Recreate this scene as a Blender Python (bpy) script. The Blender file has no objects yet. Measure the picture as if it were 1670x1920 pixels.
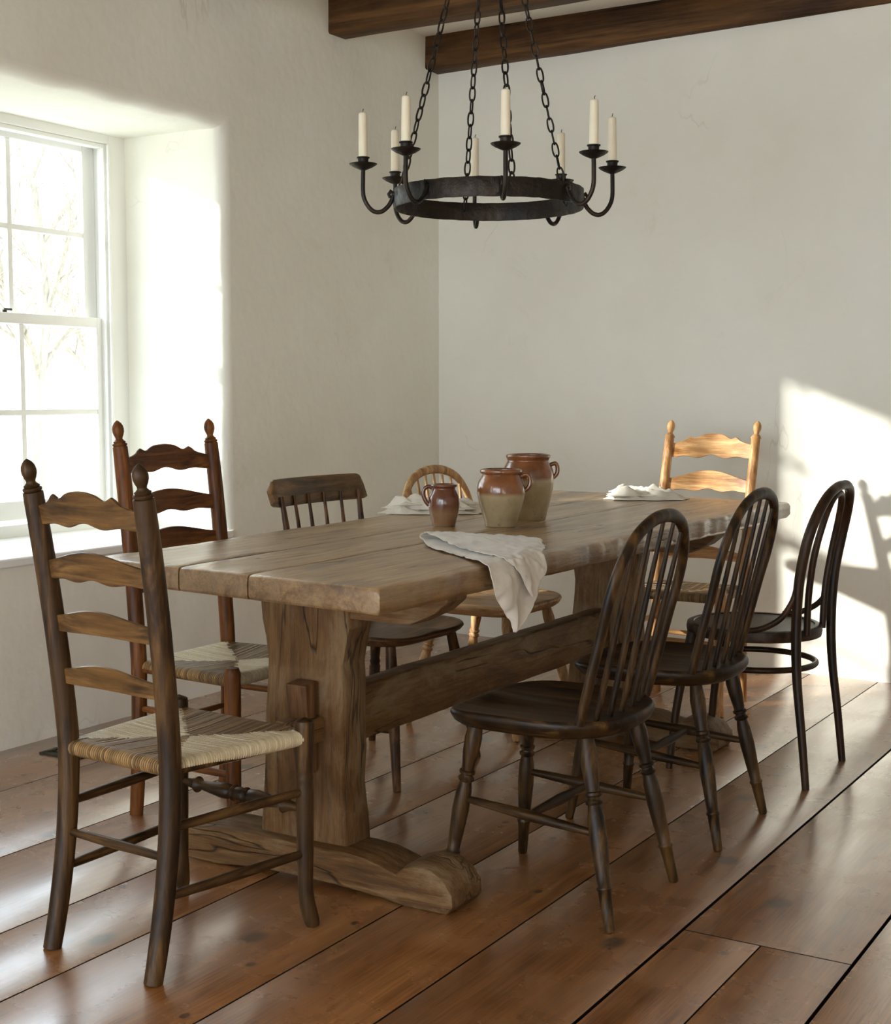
import bpy, bmesh, math, random
from math import sin, cos, pi, radians, sqrt, atan2
from mathutils import Vector, Matrix, noise

# ------------------------------------------------------------------ camera, world, sun, exposure
SC = bpy.context.scene
COL = SC.collection
SC.view_settings.view_transform = 'Standard'
SC.view_settings.look = 'None'
SC.view_settings.gamma = 1.0
SC.view_settings.use_curve_mapping = False
SC.view_settings.exposure = 0.55
SC.cycles.use_denoising = True
SC.cycles.denoising_prefilter = 'ACCURATE'
SC.cycles.max_bounces = 9
SC.cycles.diffuse_bounces = 6
SC.cycles.glossy_bounces = 4
SC.cycles.transparent_max_bounces = 12
SC.cycles.caustics_reflective = False
SC.cycles.caustics_refractive = False
SC.cycles.sample_clamp_indirect = 8.0

CAM_H = 1.16
cam_d = bpy.data.cameras.new('camera')
cam_d.sensor_fit = 'HORIZONTAL'
cam_d.sensor_width = 36.0
cam_d.lens = 36.0 * 2627.0 / 1670.0
cam_d.clip_start = 0.05
cam = bpy.data.objects.new('camera', cam_d)
COL.objects.link(cam)
cam.location = (0, 0, CAM_H)
cam.rotation_euler = (radians(90 - 4.787), 0, radians(31.334))
SC.camera = cam

SKY_COL = (0.80, 0.90, 1.0, 1)
SKY_STRENGTH = 5.6
SUN_STRENGTH = 10.0
world = bpy.data.worlds.new('world')
SC.world = world
world.use_nodes = True
wn = world.node_tree.nodes
wn['Background'].inputs[0].default_value = SKY_COL
wn['Background'].inputs[1].default_value = SKY_STRENGTH

sun_d = bpy.data.lights.new('sun', 'SUN')
sun_d.energy = SUN_STRENGTH
sun_d.angle = radians(1.3)
sun_d.color = (1.0, 0.95, 0.88)
sun = bpy.data.objects.new('sun', sun_d)
COL.objects.link(sun)
SUN_DIR = Vector((1.0, 0.84, -0.385))
sun.rotation_euler = SUN_DIR.to_track_quat('-Z', 'Y').to_euler()

WX = -3.575            # inner face of the left wall
WIN = dict(y0=2.80, y1=4.223, z0=0.628, z1=2.183)
FILL_OPEN_LEFT = dict(y0=-2.45, y1=-0.50, z0=0.12, z1=2.30)  # unseen opening behind the camera, added to brighten the room with daylight
GX = -4.10             # plane of the window

# near wall (behind the camera) has a wide unseen opening added for fill daylight; local frame = left-wall frame turned a quarter
NEAR_X = Matrix.Translation((0, 0.975, 0)) @ Matrix.Rotation(radians(90), 4, 'Z')
FILL_OPEN_NEAR = dict(y0=-0.9, y1=3.1, z0=0.12, z1=2.30)

def portal(w, M=Matrix()):
    d = bpy.data.lights.new('daylight_portal', 'AREA')
    d.shape = 'RECTANGLE'
    d.size = w['y1'] - w['y0']
    d.size_y = w['z1'] - w['z0']
    d.cycles.is_portal = True
    o = bpy.data.objects.new('daylight_portal', d)
    COL.objects.link(o)
    o.matrix_world = M @ Matrix.Translation((GX - 0.12, (w['y0'] + w['y1']) / 2, (w['z0'] + w['z1']) / 2)) @ Vector((1, 0, 0)).to_track_quat('-Z', 'Y').to_matrix().to_4x4()
for w_ in (WIN, FILL_OPEN_LEFT):
    portal(w_)
portal(FILL_OPEN_NEAR, NEAR_X)

# ------------------------------------------------------------------ node helpers
class NT:
    def __init__(self, name):
        self.m = bpy.data.materials.new(name)
        self.m.use_nodes = True
        self.t = self.m.node_tree
        self.b = self.t.nodes['Principled BSDF']
    def n(self, typ, **kw):
        nd = self.t.nodes.new(typ)
        for k, v in kw.items():
            if k.startswith('i_'):
                key = k[2:]
                key = int(key) if key.isdigit() else key.replace('_', ' ')
                nd.inputs[key].default_value = v
            else:
                setattr(nd, k, v)
        return nd
    def l(self, a, b):
        self.t.links.new(a, b)
    def coords(self, scale, src='Object', rot=(0, 0, 0)):
        tc = self.n('ShaderNodeTexCoord')
        mp = self.n('ShaderNodeMapping')
        mp.inputs['Scale'].default_value = scale
        mp.inputs['Rotation'].default_value = rot
        self.l(tc.outputs[src], mp.inputs['Vector'])
        return mp.outputs[0]
    def noise(self, vec, scale, detail=4, rough=0.55, dist=0.0):
        nd = self.n('ShaderNodeTexNoise', i_Scale=scale, i_Detail=detail, i_Roughness=rough, i_Distortion=dist)
        self.l(vec, nd.inputs['Vector'])
        return nd.outputs[0]
    def ramp(self, fac, stops):
        r = self.n('ShaderNodeValToRGB')
        el = r.color_ramp.elements
        while len(el) > 1:
            el.remove(el[-1])
        el[0].position = stops[0][0]
        el[0].color = c4(stops[0][1])
        for p, c in stops[1:]:
            e = el.new(p)
            e.color = c4(c)
        self.l(fac, r.inputs[0])
        return r.outputs[0]
    def mix(self, fac, a, b, mode='MIX'):
        m = self.n('ShaderNodeMix', data_type='RGBA', blend_type=mode)
        m.clamp_factor = True
        for sock, v in ((m.inputs[0], fac), (m.inputs[6], a), (m.inputs[7], b)):
            if isinstance(v, (int, float)):
                sock.default_value = v
            elif isinstance(v, (tuple, list)):
                sock.default_value = c4(v)
            else:
                self.l(v, sock)
        return m.outputs[2]
    def math(self, op, a, b=None, c=None, clamp=False):
        m = self.n('ShaderNodeMath', operation=op)
        m.use_clamp = clamp
        for i, v in enumerate((a, b, c)):
            if v is None:
                continue
            if isinstance(v, (int, float)):
                m.inputs[i].default_value = v
            else:
                self.l(v, m.inputs[i])
        return m.outputs[0]
    def bump(self, h, strength=0.3, dist=0.01, normal=None):
        b = self.n('ShaderNodeBump', i_Strength=strength, i_Distance=dist)
        self.l(h, b.inputs['Height'])
        if normal is not None:
            self.l(normal, b.inputs['Normal'])
        return b.outputs[0]
    def out(self, col=None, rough=None, normal=None, **kw):
        for key, v in (('Base Color', col), ('Roughness', rough), ('Normal', normal)):
            if v is None:
                continue
            if isinstance(v, (int, float)):
                self.b.inputs[key].default_value = v
            elif isinstance(v, (tuple, list)):
                self.b.inputs[key].default_value = c4(v)
            else:
                self.l(v, self.b.inputs[key])
        for k, v in kw.items():
            self.b.inputs[k.replace('_', ' ')].default_value = v
        return self.m

def c4(c):
    if isinstance(c, (int, float)):
        return (c, c, c, 1)
    return tuple(c) if len(c) == 4 else tuple(c) + (1,)

def s2l(r, g, b):
    f = lambda v: ((v / 255 + 0.055) / 1.055) ** 2.4 if v / 255 > 0.04045 else v / 255 / 12.92
    return (f(r), f(g), f(b))

_W = {}
def wood(dark, mid, light, axis='z', rough=0.42, seed=0.0, wear=0.5, bump=0.25, sc=1.0, coat=0.0, spec=0.2):
    key = (dark, mid, light, axis, rough, seed, wear, bump, sc, coat)
    if key in _W:
        return _W[key]
    m = NT('wood_' + axis)
    s = {'x': (0.9, 14, 14), 'y': (14, 0.9, 14), 'z': (14, 14, 0.9)}[axis]
    s = tuple(v * sc for v in s)
    tc = m.n('ShaderNodeTexCoord')
    add = m.n('ShaderNodeVectorMath', operation='ADD')
    m.l(tc.outputs['Object'], add.inputs[0])
    add.inputs[1].default_value = (seed, seed * 1.7, seed * 0.6)
    mp = m.n('ShaderNodeMapping')
    mp.inputs['Scale'].default_value = s
    m.l(add.outputs[0], mp.inputs['Vector'])
    grain = m.noise(mp.outputs[0], 3.0, 8, 0.6, 0.6)
    fine = m.noise(mp.outputs[0], 14.0, 4, 0.6)
    big = m.noise(add.outputs[0], 5.0 * sc, 5, 0.6)
    g = m.ramp(grain, [(0.34, dark), (0.5, mid), (0.66, light)])
    fr = m.ramp(fine, [(0.38, (0.5, 0.46, 0.42)), (0.56, (1, 1, 1))])
    g = m.mix(0.6, g, fr, 'MULTIPLY')
    worn = m.ramp(big, [(0.46, (0, 0, 0)), (0.60, (1, 1, 1))])
    w = m.math('MULTIPLY', worn, wear)
    col = m.mix(w, g, m.mix(0.55, g, light))
    hgt = m.math('ADD', m.math('MULTIPLY', grain, 0.7), m.math('MULTIPLY', fine, 0.3))
    nrm = m.bump(hgt, bump, 0.004)
    rg = m.math('ADD', m.math('MULTIPLY', big, 0.25), rough - 0.12)
    mat = m.out(col, rg, nrm, Specular_IOR_Level=spec)
    if coat:
        m.b.inputs['Coat Weight'].default_value = coat
        m.b.inputs['Coat Roughness'].default_value = 0.25
    _W[key] = mat
    return mat

# ------------------------------------------------------------------ mesh builder
class MB:
    def __init__(self):
        self.v = []
        self.f = []
        self.c = []
        self.cur = 0.5
    def vert(self, p):
        self.v.append(tuple(p))
        self.c.append(self.cur)
        return len(self.v) - 1
    def tube(self, pts, rad, seg=12, caps=True, flat=1.0, up=None, closed=False):
        """sweep an ellipse (rad, rad*flat) along pts; up = direction of the `flat` axis"""
        pts = [Vector(p) for p in pts]
        n = len(pts)
        if not hasattr(rad, '__len__'):
            rad = [rad] * n
        rings = []
        prev = None
        for i, p in enumerate(pts):
            if closed:
                t = (pts[(i + 1) % n] - pts[i - 1]).normalized()
            else:
                t = (pts[min(i + 1, n - 1)] - pts[max(i - 1, 0)]).normalized()
            if up is not None:
                a = Vector(up)
            elif prev is None:
                a = Vector((0, 0, 1)) if abs(t.z) < 0.9 else Vector((1, 0, 0))
            else:
                a = prev
            a = (a - t * a.dot(t)).normalized()
            prev = a
            b = t.cross(a)
            r = rad[i]
            ring = []
            for k in range(seg):
                th = 2 * pi * k / seg
                ring.append(self.vert(p + a * (r * flat * cos(th)) + b * (r * sin(th))))
            rings.append(ring)
        m = n if closed else n - 1
        for i in range(m):
            A, B = rings[i], rings[(i + 1) % n]
            for k in range(seg):
                k2 = (k + 1) % seg
                self.f.append((A[k], A[k2], B[k2], B[k]))
        if caps and not closed:
            self.f.append(tuple(reversed(rings[0])))
            self.f.append(tuple(rings[-1]))
        return self
    def turned(self, a, b, prof, seg=16):
        """lathe between a and b; prof = [(t, r)]"""
        a, b = Vector(a), Vector(b)
        d = (b - a).normalized()
        u = Vector((1, 0, 0)) if abs(d.x) < 0.9 else Vector((0, 1, 0))
        u = (u - d * u.dot(d)).normalized()
        w = d.cross(u)
        rings = []
        for t, r in prof:
            c = a.lerp(b, t)
            rings.append([self.vert(c + (u * cos(2 * pi * k / seg) + w * sin(2 * pi * k / seg)) * r) for k in range(seg)])
        for A, B in zip(rings, rings[1:]):
            for k in range(seg):
                k2 = (k + 1) % seg
                self.f.append((A[k], A[k2], B[k2], B[k]))
        self.f.append(tuple(reversed(rings[0])))
        self.f.append(tuple(rings[-1]))
        return self
    def box(self, lo, hi):
        x0, y0, z0 = lo
        x1, y1, z1 = hi
        i = [self.vert(p) for p in ((x0, y0, z0), (x1, y0, z0), (x1, y1, z0), (x0, y1, z0),
                                    (x0, y0, z1), (x1, y0, z1), (x1, y1, z1), (x0, y1, z1))]
        for q in ((0, 3, 2, 1), (4, 5, 6, 7), (0, 1, 5, 4), (1, 2, 6, 5), (2, 3, 7, 6), (3, 0, 4, 7)):
            self.f.append(tuple(i[k] for k in q))
        return self
    def loft(self, rings, cap=True, closed_ring=True):
        R = [[self.vert(p) for p in r] for r in rings]
        for A, B in zip(R, R[1:]):
            n = len(A)
            for k in range(n if closed_ring else n - 1):
                k2 = (k + 1) % n
                self.f.append((A[k], A[k2], B[k2], B[k]))
        if cap and closed_ring:
            self.f.append(tuple(reversed(R[0])))
            self.f.append(tuple(R[-1]))
        return self
    def grid(self, rows):
        R = [[self.vert(p) for p in r] for r in rows]
        for A, B in zip(R, R[1:]):
            for k in range(len(A) - 1):
                self.f.append((A[k], A[k + 1], B[k + 1], B[k]))
        return self
    def build(self, name, mat, parent=None, smooth=40, bevel=0.0, subsurf=0, solid=0.0, fix=True, bseg=2):
        me = bpy.data.meshes.new(name)
        me.from_pydata(self.v, [], self.f)
        if any(c != 0.5 for c in self.c):
            at = me.attributes.new('tint', 'FLOAT', 'POINT')
            at.data.foreach_set('value', self.c)
        if fix:
            bm = bmesh.new()
            bm.from_mesh(me)
            bmesh.ops.recalc_face_normals(bm, faces=bm.faces)
            bm.to_mesh(me)
            bm.free()
        me.materials.append(mat)
        if smooth:
            me.shade_smooth()
            me.set_sharp_from_angle(angle=radians(smooth))
        o = bpy.data.objects.new(name, me)
        COL.objects.link(o)
        if parent is not None:
            o.parent = parent
        if solid:
            md = o.modifiers.new('thickness', 'SOLIDIFY')
            md.thickness = solid
            md.offset = 0
        if bevel:
            md = o.modifiers.new('edges', 'BEVEL')
            md.width = bevel
            md.segments = bseg
            md.limit_method = 'ANGLE'
            md.angle_limit = radians(45)
        if subsurf:
            md = o.modifiers.new('smooth', 'SUBSURF')
            md.levels = subsurf
            md.render_levels = subsurf
        return o

def tag(o, label, cat, group=None):
    o['label'] = label
    o['category'] = cat
    if group:
        o['group'] = group
    return o

def struct(o):
    o['kind'] = 'structure'
    return o

def thing(name, label, cat, loc=(0, 0, 0), rz=0.0, group=None):
    o = bpy.data.objects.new(name, None)
    COL.objects.link(o)
    o.location = loc
    o.rotation_euler = (0, 0, rz)
    o.empty_display_size = 0.1
    return tag(o, label, cat, group)

def copy_thing(root, loc, rz, label):
    r = root.copy()
    COL.objects.link(r)
    r.location = loc
    r.rotation_euler = (0, 0, rz)
    r['label'] = label
    for ch in list(root.children):
        c = ch.copy()
        COL.objects.link(c)
        c.parent = r
        for g in list(ch.children):
            d = g.copy()
            COL.objects.link(d)
            d.parent = c
    return r

def crom(P, n):
    """Catmull-Rom through P, n samples per span"""
    P = [Vector(p) for p in P]
    out = []
    for i in range(len(P) - 1):
        p0, p1, p2, p3 = P[max(i - 1, 0)], P[i], P[i + 1], P[min(i + 2, len(P) - 1)]
        for k in range(n):
            t = k / n
            out.append(0.5 * ((2 * p1) + (p2 - p0) * t + (2 * p0 - 5 * p1 + 4 * p2 - p3) * t * t + (3 * p1 - p0 - 3 * p2 + p3) * t ** 3))
    out.append(P[-1])
    return out

def lerp_tab(tab, x):
    if x <= tab[0][0]:
        return tab[0][1]
    for (a, b), (c, d) in zip(tab, tab[1:]):
        if x <= c:
            return b + (d - b) * (x - a) / (c - a)
    return tab[-1][1]

# ------------------------------------------------------------------ materials
def plaster(name, base, tone2, cracks=True, seed=0.0):
    m = NT(name)
    v = m.coords((1, 1, 1), 'Object')
    big = m.noise(v, 1.1, 5, 0.6)
    mid = m.noise(v, 7.0, 6, 0.6)
    fine = m.noise(v, 60.0, 3, 0.5)
    col = m.mix(m.ramp(big, [(0.35, (0, 0, 0)), (0.7, (1, 1, 1))]), base, tone2)
    spots = m.ramp(m.noise(v, 3.2, 8, 0.75, 0.6), [(0.60, (1, 1, 1)), (0.80, (0.90, 0.87, 0.82))])
    col = m.mix(1.0, col, spots, 'MULTIPLY')
    # hairline cracks : thin contour of a distorted noise, only inside sparse patches
    cn = m.noise(m.coords((1, 1, 0.6), 'Object'), 1.3, 5, 0.55, 0.4)
    line = m.math('ABSOLUTE', m.math('SUBTRACT', cn, 0.5))
    line = m.ramp(line, [(0.0, (1, 1, 1)), (0.0016, (0, 0, 0))])
    patch = m.ramp(m.noise(v, 1.9, 2, 0.5), [(0.56, (0, 0, 0)), (0.66, (1, 1, 1))])
    lf = m.math('MULTIPLY', m.math('MULTIPLY', line, patch), 0.22)
    col = m.mix(lf, col, (0.30, 0.26, 0.21))
    h = m.math('ADD', m.math('MULTIPLY', big, 3.0), m.math('MULTIPLY', mid, 0.28))
    h = m.math('ADD', h, m.math('MULTIPLY', fine, 0.05))
    return m.out(col, 0.9, m.bump(h, 0.28, 0.03), Specular_IOR_Level=0.2)

M_WALL = plaster('old_white_plaster', s2l(241, 240, 230), s2l(233, 230, 217))
M_CEIL = plaster('ceiling_plaster', s2l(242, 239, 230), s2l(236, 232, 220))

def paint_white():
    m = NT('white_window_paint')
    n = m.noise(m.coords((1, 1, 1)), 30, 3)
    return m.out(s2l(238, 238, 234), 0.45, m.bump(n, 0.08, 0.002))
M_PAINT = paint_white()

def simple(name, col, rough=0.5, metal=0.0, **kw):
    m = NT(name)
    n = m.noise(m.coords((1, 1, 1)), 25, 4)
    c = m.mix(m.ramp(n, [(0.3, (0, 0, 0)), (0.7, (1, 1, 1))]), tuple(x * 0.85 for x in col), tuple(min(1, x * 1.12) for x in col))
    return m.out(c, rough, Metallic=metal, **kw)

def glass_mat():
    m = NT('window_glass')
    t = m.t
    t.nodes.remove(m.b)
    gl = m.n('ShaderNodeBsdfGlossy', i_Roughness=0.02)
    tr = m.n('ShaderNodeBsdfTransparent')
    tr.inputs[0].default_value = (0.82, 0.84, 0.84, 1)
    lw = m.n('ShaderNodeLayerWeight', i_Blend=0.5)
    fr = m.n('ShaderNodeMath', operation='MULTIPLY_ADD')
    pw = m.math('POWER', lw.outputs['Facing'], 5.0)
    m.l(pw, fr.inputs[0])
    fr.inputs[1].default_value = 0.9
    fr.inputs[2].default_value = 0.04
    mx = m.n('ShaderNodeMixShader')
    m.l(fr.outputs[0], mx.inputs[0])
    m.l(tr.outputs[0], mx.inputs[1])
    m.l(gl.outputs[0], mx.inputs[2])
    m.l(mx.outputs[0], t.nodes['Material Output'].inputs[0])
    return m.m
M_GLASS = glass_mat()

def floor_mat():
    m = NT('wide_pine_floorboards')
    tc = m.n('ShaderNodeTexCoord')
    at = m.n('ShaderNodeAttribute', attribute_name='tint')
    off = m.n('ShaderNodeCombineXYZ')
    m.l(m.math('MULTIPLY', at.outputs['Fac'], 37.0), off.inputs[0])
    m.l(m.math('MULTIPLY', at.outputs['Fac'], 91.0), off.inputs[1])
    add = m.n('ShaderNodeVectorMath', operation='ADD')
    m.l(tc.outputs['Object'], add.inputs[0])
    m.l(off.outputs[0], add.inputs[1])
    mp = m.n('ShaderNodeMapping')
    mp.inputs['Scale'].default_value = (9, 0.55, 1)
    m.l(add.outputs[0], mp.inputs['Vector'])
    grain = m.noise(mp.outputs[0], 2.2, 9, 0.62, 0.9)
    mp2 = m.n('ShaderNodeMapping')
    mp2.inputs['Scale'].default_value = (60, 2.0, 1)
    m.l(add.outputs[0], mp2.inputs['Vector'])
    fine = m.noise(mp2.outputs[0], 3.0, 5, 0.6)
    patchy = m.noise(add.outputs[0], 3.3, 6, 0.6)
    g = m.ramp(grain, [(0.22, s2l(92, 54, 20)), (0.45, s2l(134, 84, 40)), (0.62, s2l(156, 104, 56)), (0.8, s2l(176, 126, 76))])
    fr = m.ramp(fine, [(0.36, (0.50, 0.43, 0.36)), (0.58, (1, 1, 1))])
    g = m.mix(0.85, g, fr, 'MULTIPLY')
    worn = m.ramp(patchy, [(0.38, (0, 0, 0)), (0.66, (1, 1, 1))])
    g = m.mix(m.math('MULTIPLY', worn, 0.35), g, s2l(176, 134, 90))
    tone = m.ramp(at.outputs['Fac'], [(0.0, (0.88, 0.86, 0.84)), (1.0, (1.08, 1.05, 1.0))])
    g = m.mix(1.0, g, tone, 'MULTIPLY')
    # knots and nail holes
    mp3 = m.n('ShaderNodeMapping')
    mp3.inputs['Scale'].default_value = (1.0, 0.72, 1)
    m.l(add.outputs[0], mp3.inputs['Vector'])
    vo = m.n('ShaderNodeTexVoronoi', voronoi_dimensions='2D', i_Scale=1.9, i_Randomness=1.0)
    m.l(mp3.outputs[0], vo.inputs['Vector'])
    nd = m.math('ADD', vo.outputs['Distance'], m.math('MULTIPLY', m.math('SUBTRACT', m.noise(add.outputs[0], 60, 3), 0.5), 0.03))
    knot = m.ramp(nd, [(0.03, (1, 1, 1)), (0.062, (0, 0, 0))])
    vo2 = m.n('ShaderNodeTexVoronoi', voronoi_dimensions='2D', i_Scale=4.5, i_Randomness=1.0)
    m.l(mp3.outputs[0], vo2.inputs['Vector'])
    nail = m.ramp(vo2.outputs['Distance'], [(0.03, (1, 1, 1)), (0.05, (0, 0, 0))])
    nm = m.ramp(m.noise(add.outputs[0], 2.0, 1), [(0.5, (0, 0, 0)), (0.54, (1, 1, 1))])
    nail = m.math('MULTIPLY', nail, nm)
    marks = m.math('MAXIMUM', m.math('MULTIPLY', knot, 0.75), m.math('MULTIPLY', nail, 0.8))
    g = m.mix(marks, g, s2l(44, 30, 22))
    # scratches
    mp4 = m.n('ShaderNodeMapping')
    mp4.inputs['Scale'].default_value = (60, 2.2, 1)
    mp4.inputs['Rotation'].default_value = (0, 0, 0.12)
    m.l(add.outputs[0], mp4.inputs['Vector'])
    sn = m.noise(mp4.outputs[0], 2.0, 1, 0.4, 0.2)
    scr = m.ramp(m.math('ABSOLUTE', m.math('SUBTRACT', sn, 0.5)), [(0.0, (1, 1, 1)), (0.012, (0, 0, 0))])
    smask = m.ramp(m.noise(add.outputs[0], 1.7, 3), [(0.48, (0, 0, 0)), (0.62, (1, 1, 1))])
    scr = m.math('MULTIPLY', scr, smask)
    g = m.mix(m.math('MULTIPLY', scr, 0.5), g, s2l(60, 40, 26))
    h = m.math('ADD', m.math('MULTIPLY', grain, 0.5), m.math('MULTIPLY', fine, 0.15))
    h = m.math('ADD', h, m.math('MULTIPLY', m.noise(add.outputs[0], 2.5, 2), 2.5))
    h = m.math('SUBTRACT', h, m.math('MULTIPLY', marks, 0.4))
    h = m.math('SUBTRACT', h, m.math('MULTIPLY', scr, 0.2))
    # dirt packed into the joints: the boards' side faces are nearly black
    sn = m.n('ShaderNodeSeparateXYZ')
    m.l(tc.outputs['Normal'], sn.inputs[0])
    g = m.mix(m.ramp(sn.outputs[2], [(0.55, (1, 1, 1)), (0.93, (0, 0, 0))]), g, s2l(22, 15, 10))
    m.l(m.ramp(sn.outputs[2], [(0.6, (0, 0, 0)), (0.95, (1, 1, 1))]), m.b.inputs['Coat Weight'])
    rough = m.ramp(patchy, [(0.3, 0.30), (0.7, 0.42)])
    m.l(m.bump(h, 0.16, 0.003), m.b.inputs['Coat Normal'])
    m.b.inputs['Coat Weight'].default_value = 1.0
    m.b.inputs['Coat IOR'].default_value = 1.95
    m.l(m.ramp(patchy, [(0.3, 0.20), (0.7, 0.33)]), m.b.inputs['Coat Roughness'])
    return m.out(g, rough, m.bump(h, 0.35, 0.004), Specular_IOR_Level=0.6)
M_FLOOR = floor_mat()

def table_mat(axis='y', dark=0.0, seed=0.0, top=False):
    # old oak: greyed and scrubbed on top, browner underneath
    m = NT('weathered_oak_' + axis)
    tc = m.n('ShaderNodeTexCoord')
    s = {'x': (0.8, 11, 11), 'y': (11, 0.8, 11), 'z': (11, 11, 0.8)}[axis]
    add = m.n('ShaderNodeVectorMath', operation='ADD')
    m.l(tc.outputs['Object'], add.inputs[0])
    add.inputs[1].default_value = (seed, seed, seed)
    mp = m.n('ShaderNodeMapping')
    mp.inputs['Scale'].default_value = s
    m.l(add.outputs[0], mp.inputs['Vector'])
    grain = m.noise(mp.outputs[0], 2.4, 9, 0.65, 0.8)
    fine = m.noise(mp.outputs[0], 11.0, 5, 0.6)
    mpp = m.n('ShaderNodeMapping')
    mpp.inputs['Scale'].default_value = {'x': (0.45, 1.3, 1.3), 'y': (1.3, 0.45, 1.3), 'z': (1.3, 1.3, 0.45)}[axis]
    m.l(add.outputs[0], mpp.inputs['Vector'])
    patch = m.noise(mpp.outputs[0], 7.0, 9, 0.72, 0.5)
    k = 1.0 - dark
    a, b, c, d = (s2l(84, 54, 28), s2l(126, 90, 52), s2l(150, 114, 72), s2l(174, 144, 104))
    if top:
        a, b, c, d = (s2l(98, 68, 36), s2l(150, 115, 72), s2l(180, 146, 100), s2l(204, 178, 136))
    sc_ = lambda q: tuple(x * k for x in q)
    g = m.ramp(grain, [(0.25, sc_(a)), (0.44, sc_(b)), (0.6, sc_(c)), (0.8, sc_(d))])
    g = m.mix(0.65, g, m.ramp(fine, [(0.34, (0.52, 0.47, 0.42)), (0.56, (1, 1, 1))]), 'MULTIPLY')
    g = m.mix(m.math('MULTIPLY', m.ramp(patch, [(0.48, (0, 0, 0)), (0.60, (1, 1, 1))]), 0.55), g, sc_(s2l(170, 146, 112)))
    g = m.mix(m.math('MULTIPLY', m.ramp(patch, [(0.36, (1, 1, 1)), (0.46, (0, 0, 0))]), 0.65), g, sc_(s2l(92, 66, 44)))
    # checks running with the grain
    ms = {'x': (0.55, 7, 7), 'y': (7, 0.55, 7), 'z': (7, 7, 0.55)}[axis]
    mp2 = m.n('ShaderNodeMapping')
    mp2.inputs['Scale'].default_value = ms
    m.l(add.outputs[0], mp2.inputs['Vector'])
    cn = m.noise(mp2.outputs[0], 1.9, 3, 0.5, 0.3)
    line = m.ramp(m.math('ABSOLUTE', m.math('SUBTRACT', cn, 0.5)), [(0.0, (1, 1, 1)), (0.013, (0, 0, 0))])
    mask = m.ramp(m.noise(add.outputs[0], 3.4, 2), [(0.48, (0, 0, 0)), (0.56, (1, 1, 1))])
    crack = m.math('MULTIPLY', line, mask)
    vo = m.n('ShaderNodeTexVoronoi', i_Scale=7.0)
    m.l(add.outputs[0], vo.inputs['Vector'])
    hole = m.ramp(vo.outputs['Distance'], [(0.05, (1, 1, 1)), (0.09, (0, 0, 0))])
    hole = m.math('MULTIPLY', hole, m.ramp(m.noise(add.outputs[0], 5.0, 1), [(0.53, (0, 0, 0)), (0.57, (1, 1, 1))]))
    crack = m.math('MAXIMUM', crack, hole)
    g = m.mix(m.math('MULTIPLY', crack, 0.85), g, s2l(34, 24, 16))
    if top:
        # end grain and worn, dirt-darkened edges
        sn = m.n('ShaderNodeSeparateXYZ')
        m.l(tc.outputs['Normal'], sn.inputs[0])
        ey = m.ramp(m.math('ABSOLUTE', sn.outputs[1]), [(0.45, (0, 0, 0)), (0.85, (1, 1, 1))])
        ex = m.ramp(m.math('ABSOLUTE', sn.outputs[0]), [(0.45, (0, 0, 0)), (0.85, (1, 1, 1))])
        g = m.mix(m.math('MULTIPLY', ey, 0.9), g, m.mix(1.0, g, (0.52, 0.50, 0.46), 'MULTIPLY'))
        g = m.mix(m.math('MULTIPLY', ex, 0.9), g, m.mix(1.0, g, (0.55, 0.52, 0.46), 'MULTIPLY'))
    h = m.math('ADD', m.math('MULTIPLY', grain, 0.8), m.math('MULTIPLY', fine, 0.3))
    h = m.math('ADD', h, m.math('MULTIPLY', patch, 1.5))
    h = m.math('SUBTRACT', h, m.math('MULTIPLY', crack, 1.2))
    r = m.ramp(patch, [(0.3, 0.34 if top else 0.5), (0.7, 0.5 if top else 0.65)])
    if top:
        m.b.inputs['Coat Weight'].default_value = 0.6
        m.b.inputs['Coat IOR'].default_value = 1.6
        m.b.inputs['Coat Roughness'].default_value = 0.26
        m.l(m.bump(h, 0.15, 0.004), m.b.inputs['Coat Normal'])
    return m.out(g, r, m.bump(h, 0.55, 0.008), Specular_IOR_Level=0.5 if top else 0.2)
M_TOP = table_mat('y', 0.0, 0.0, top=True)
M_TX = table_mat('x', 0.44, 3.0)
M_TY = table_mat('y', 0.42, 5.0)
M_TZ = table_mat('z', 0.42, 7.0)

BEAM = wood(s2l(40, 25, 11), s2l(78, 52, 26), s2l(108, 76, 42), 'x', rough=0.6, seed=4, wear=0.6, bump=0.8, sc=0.5)

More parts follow.
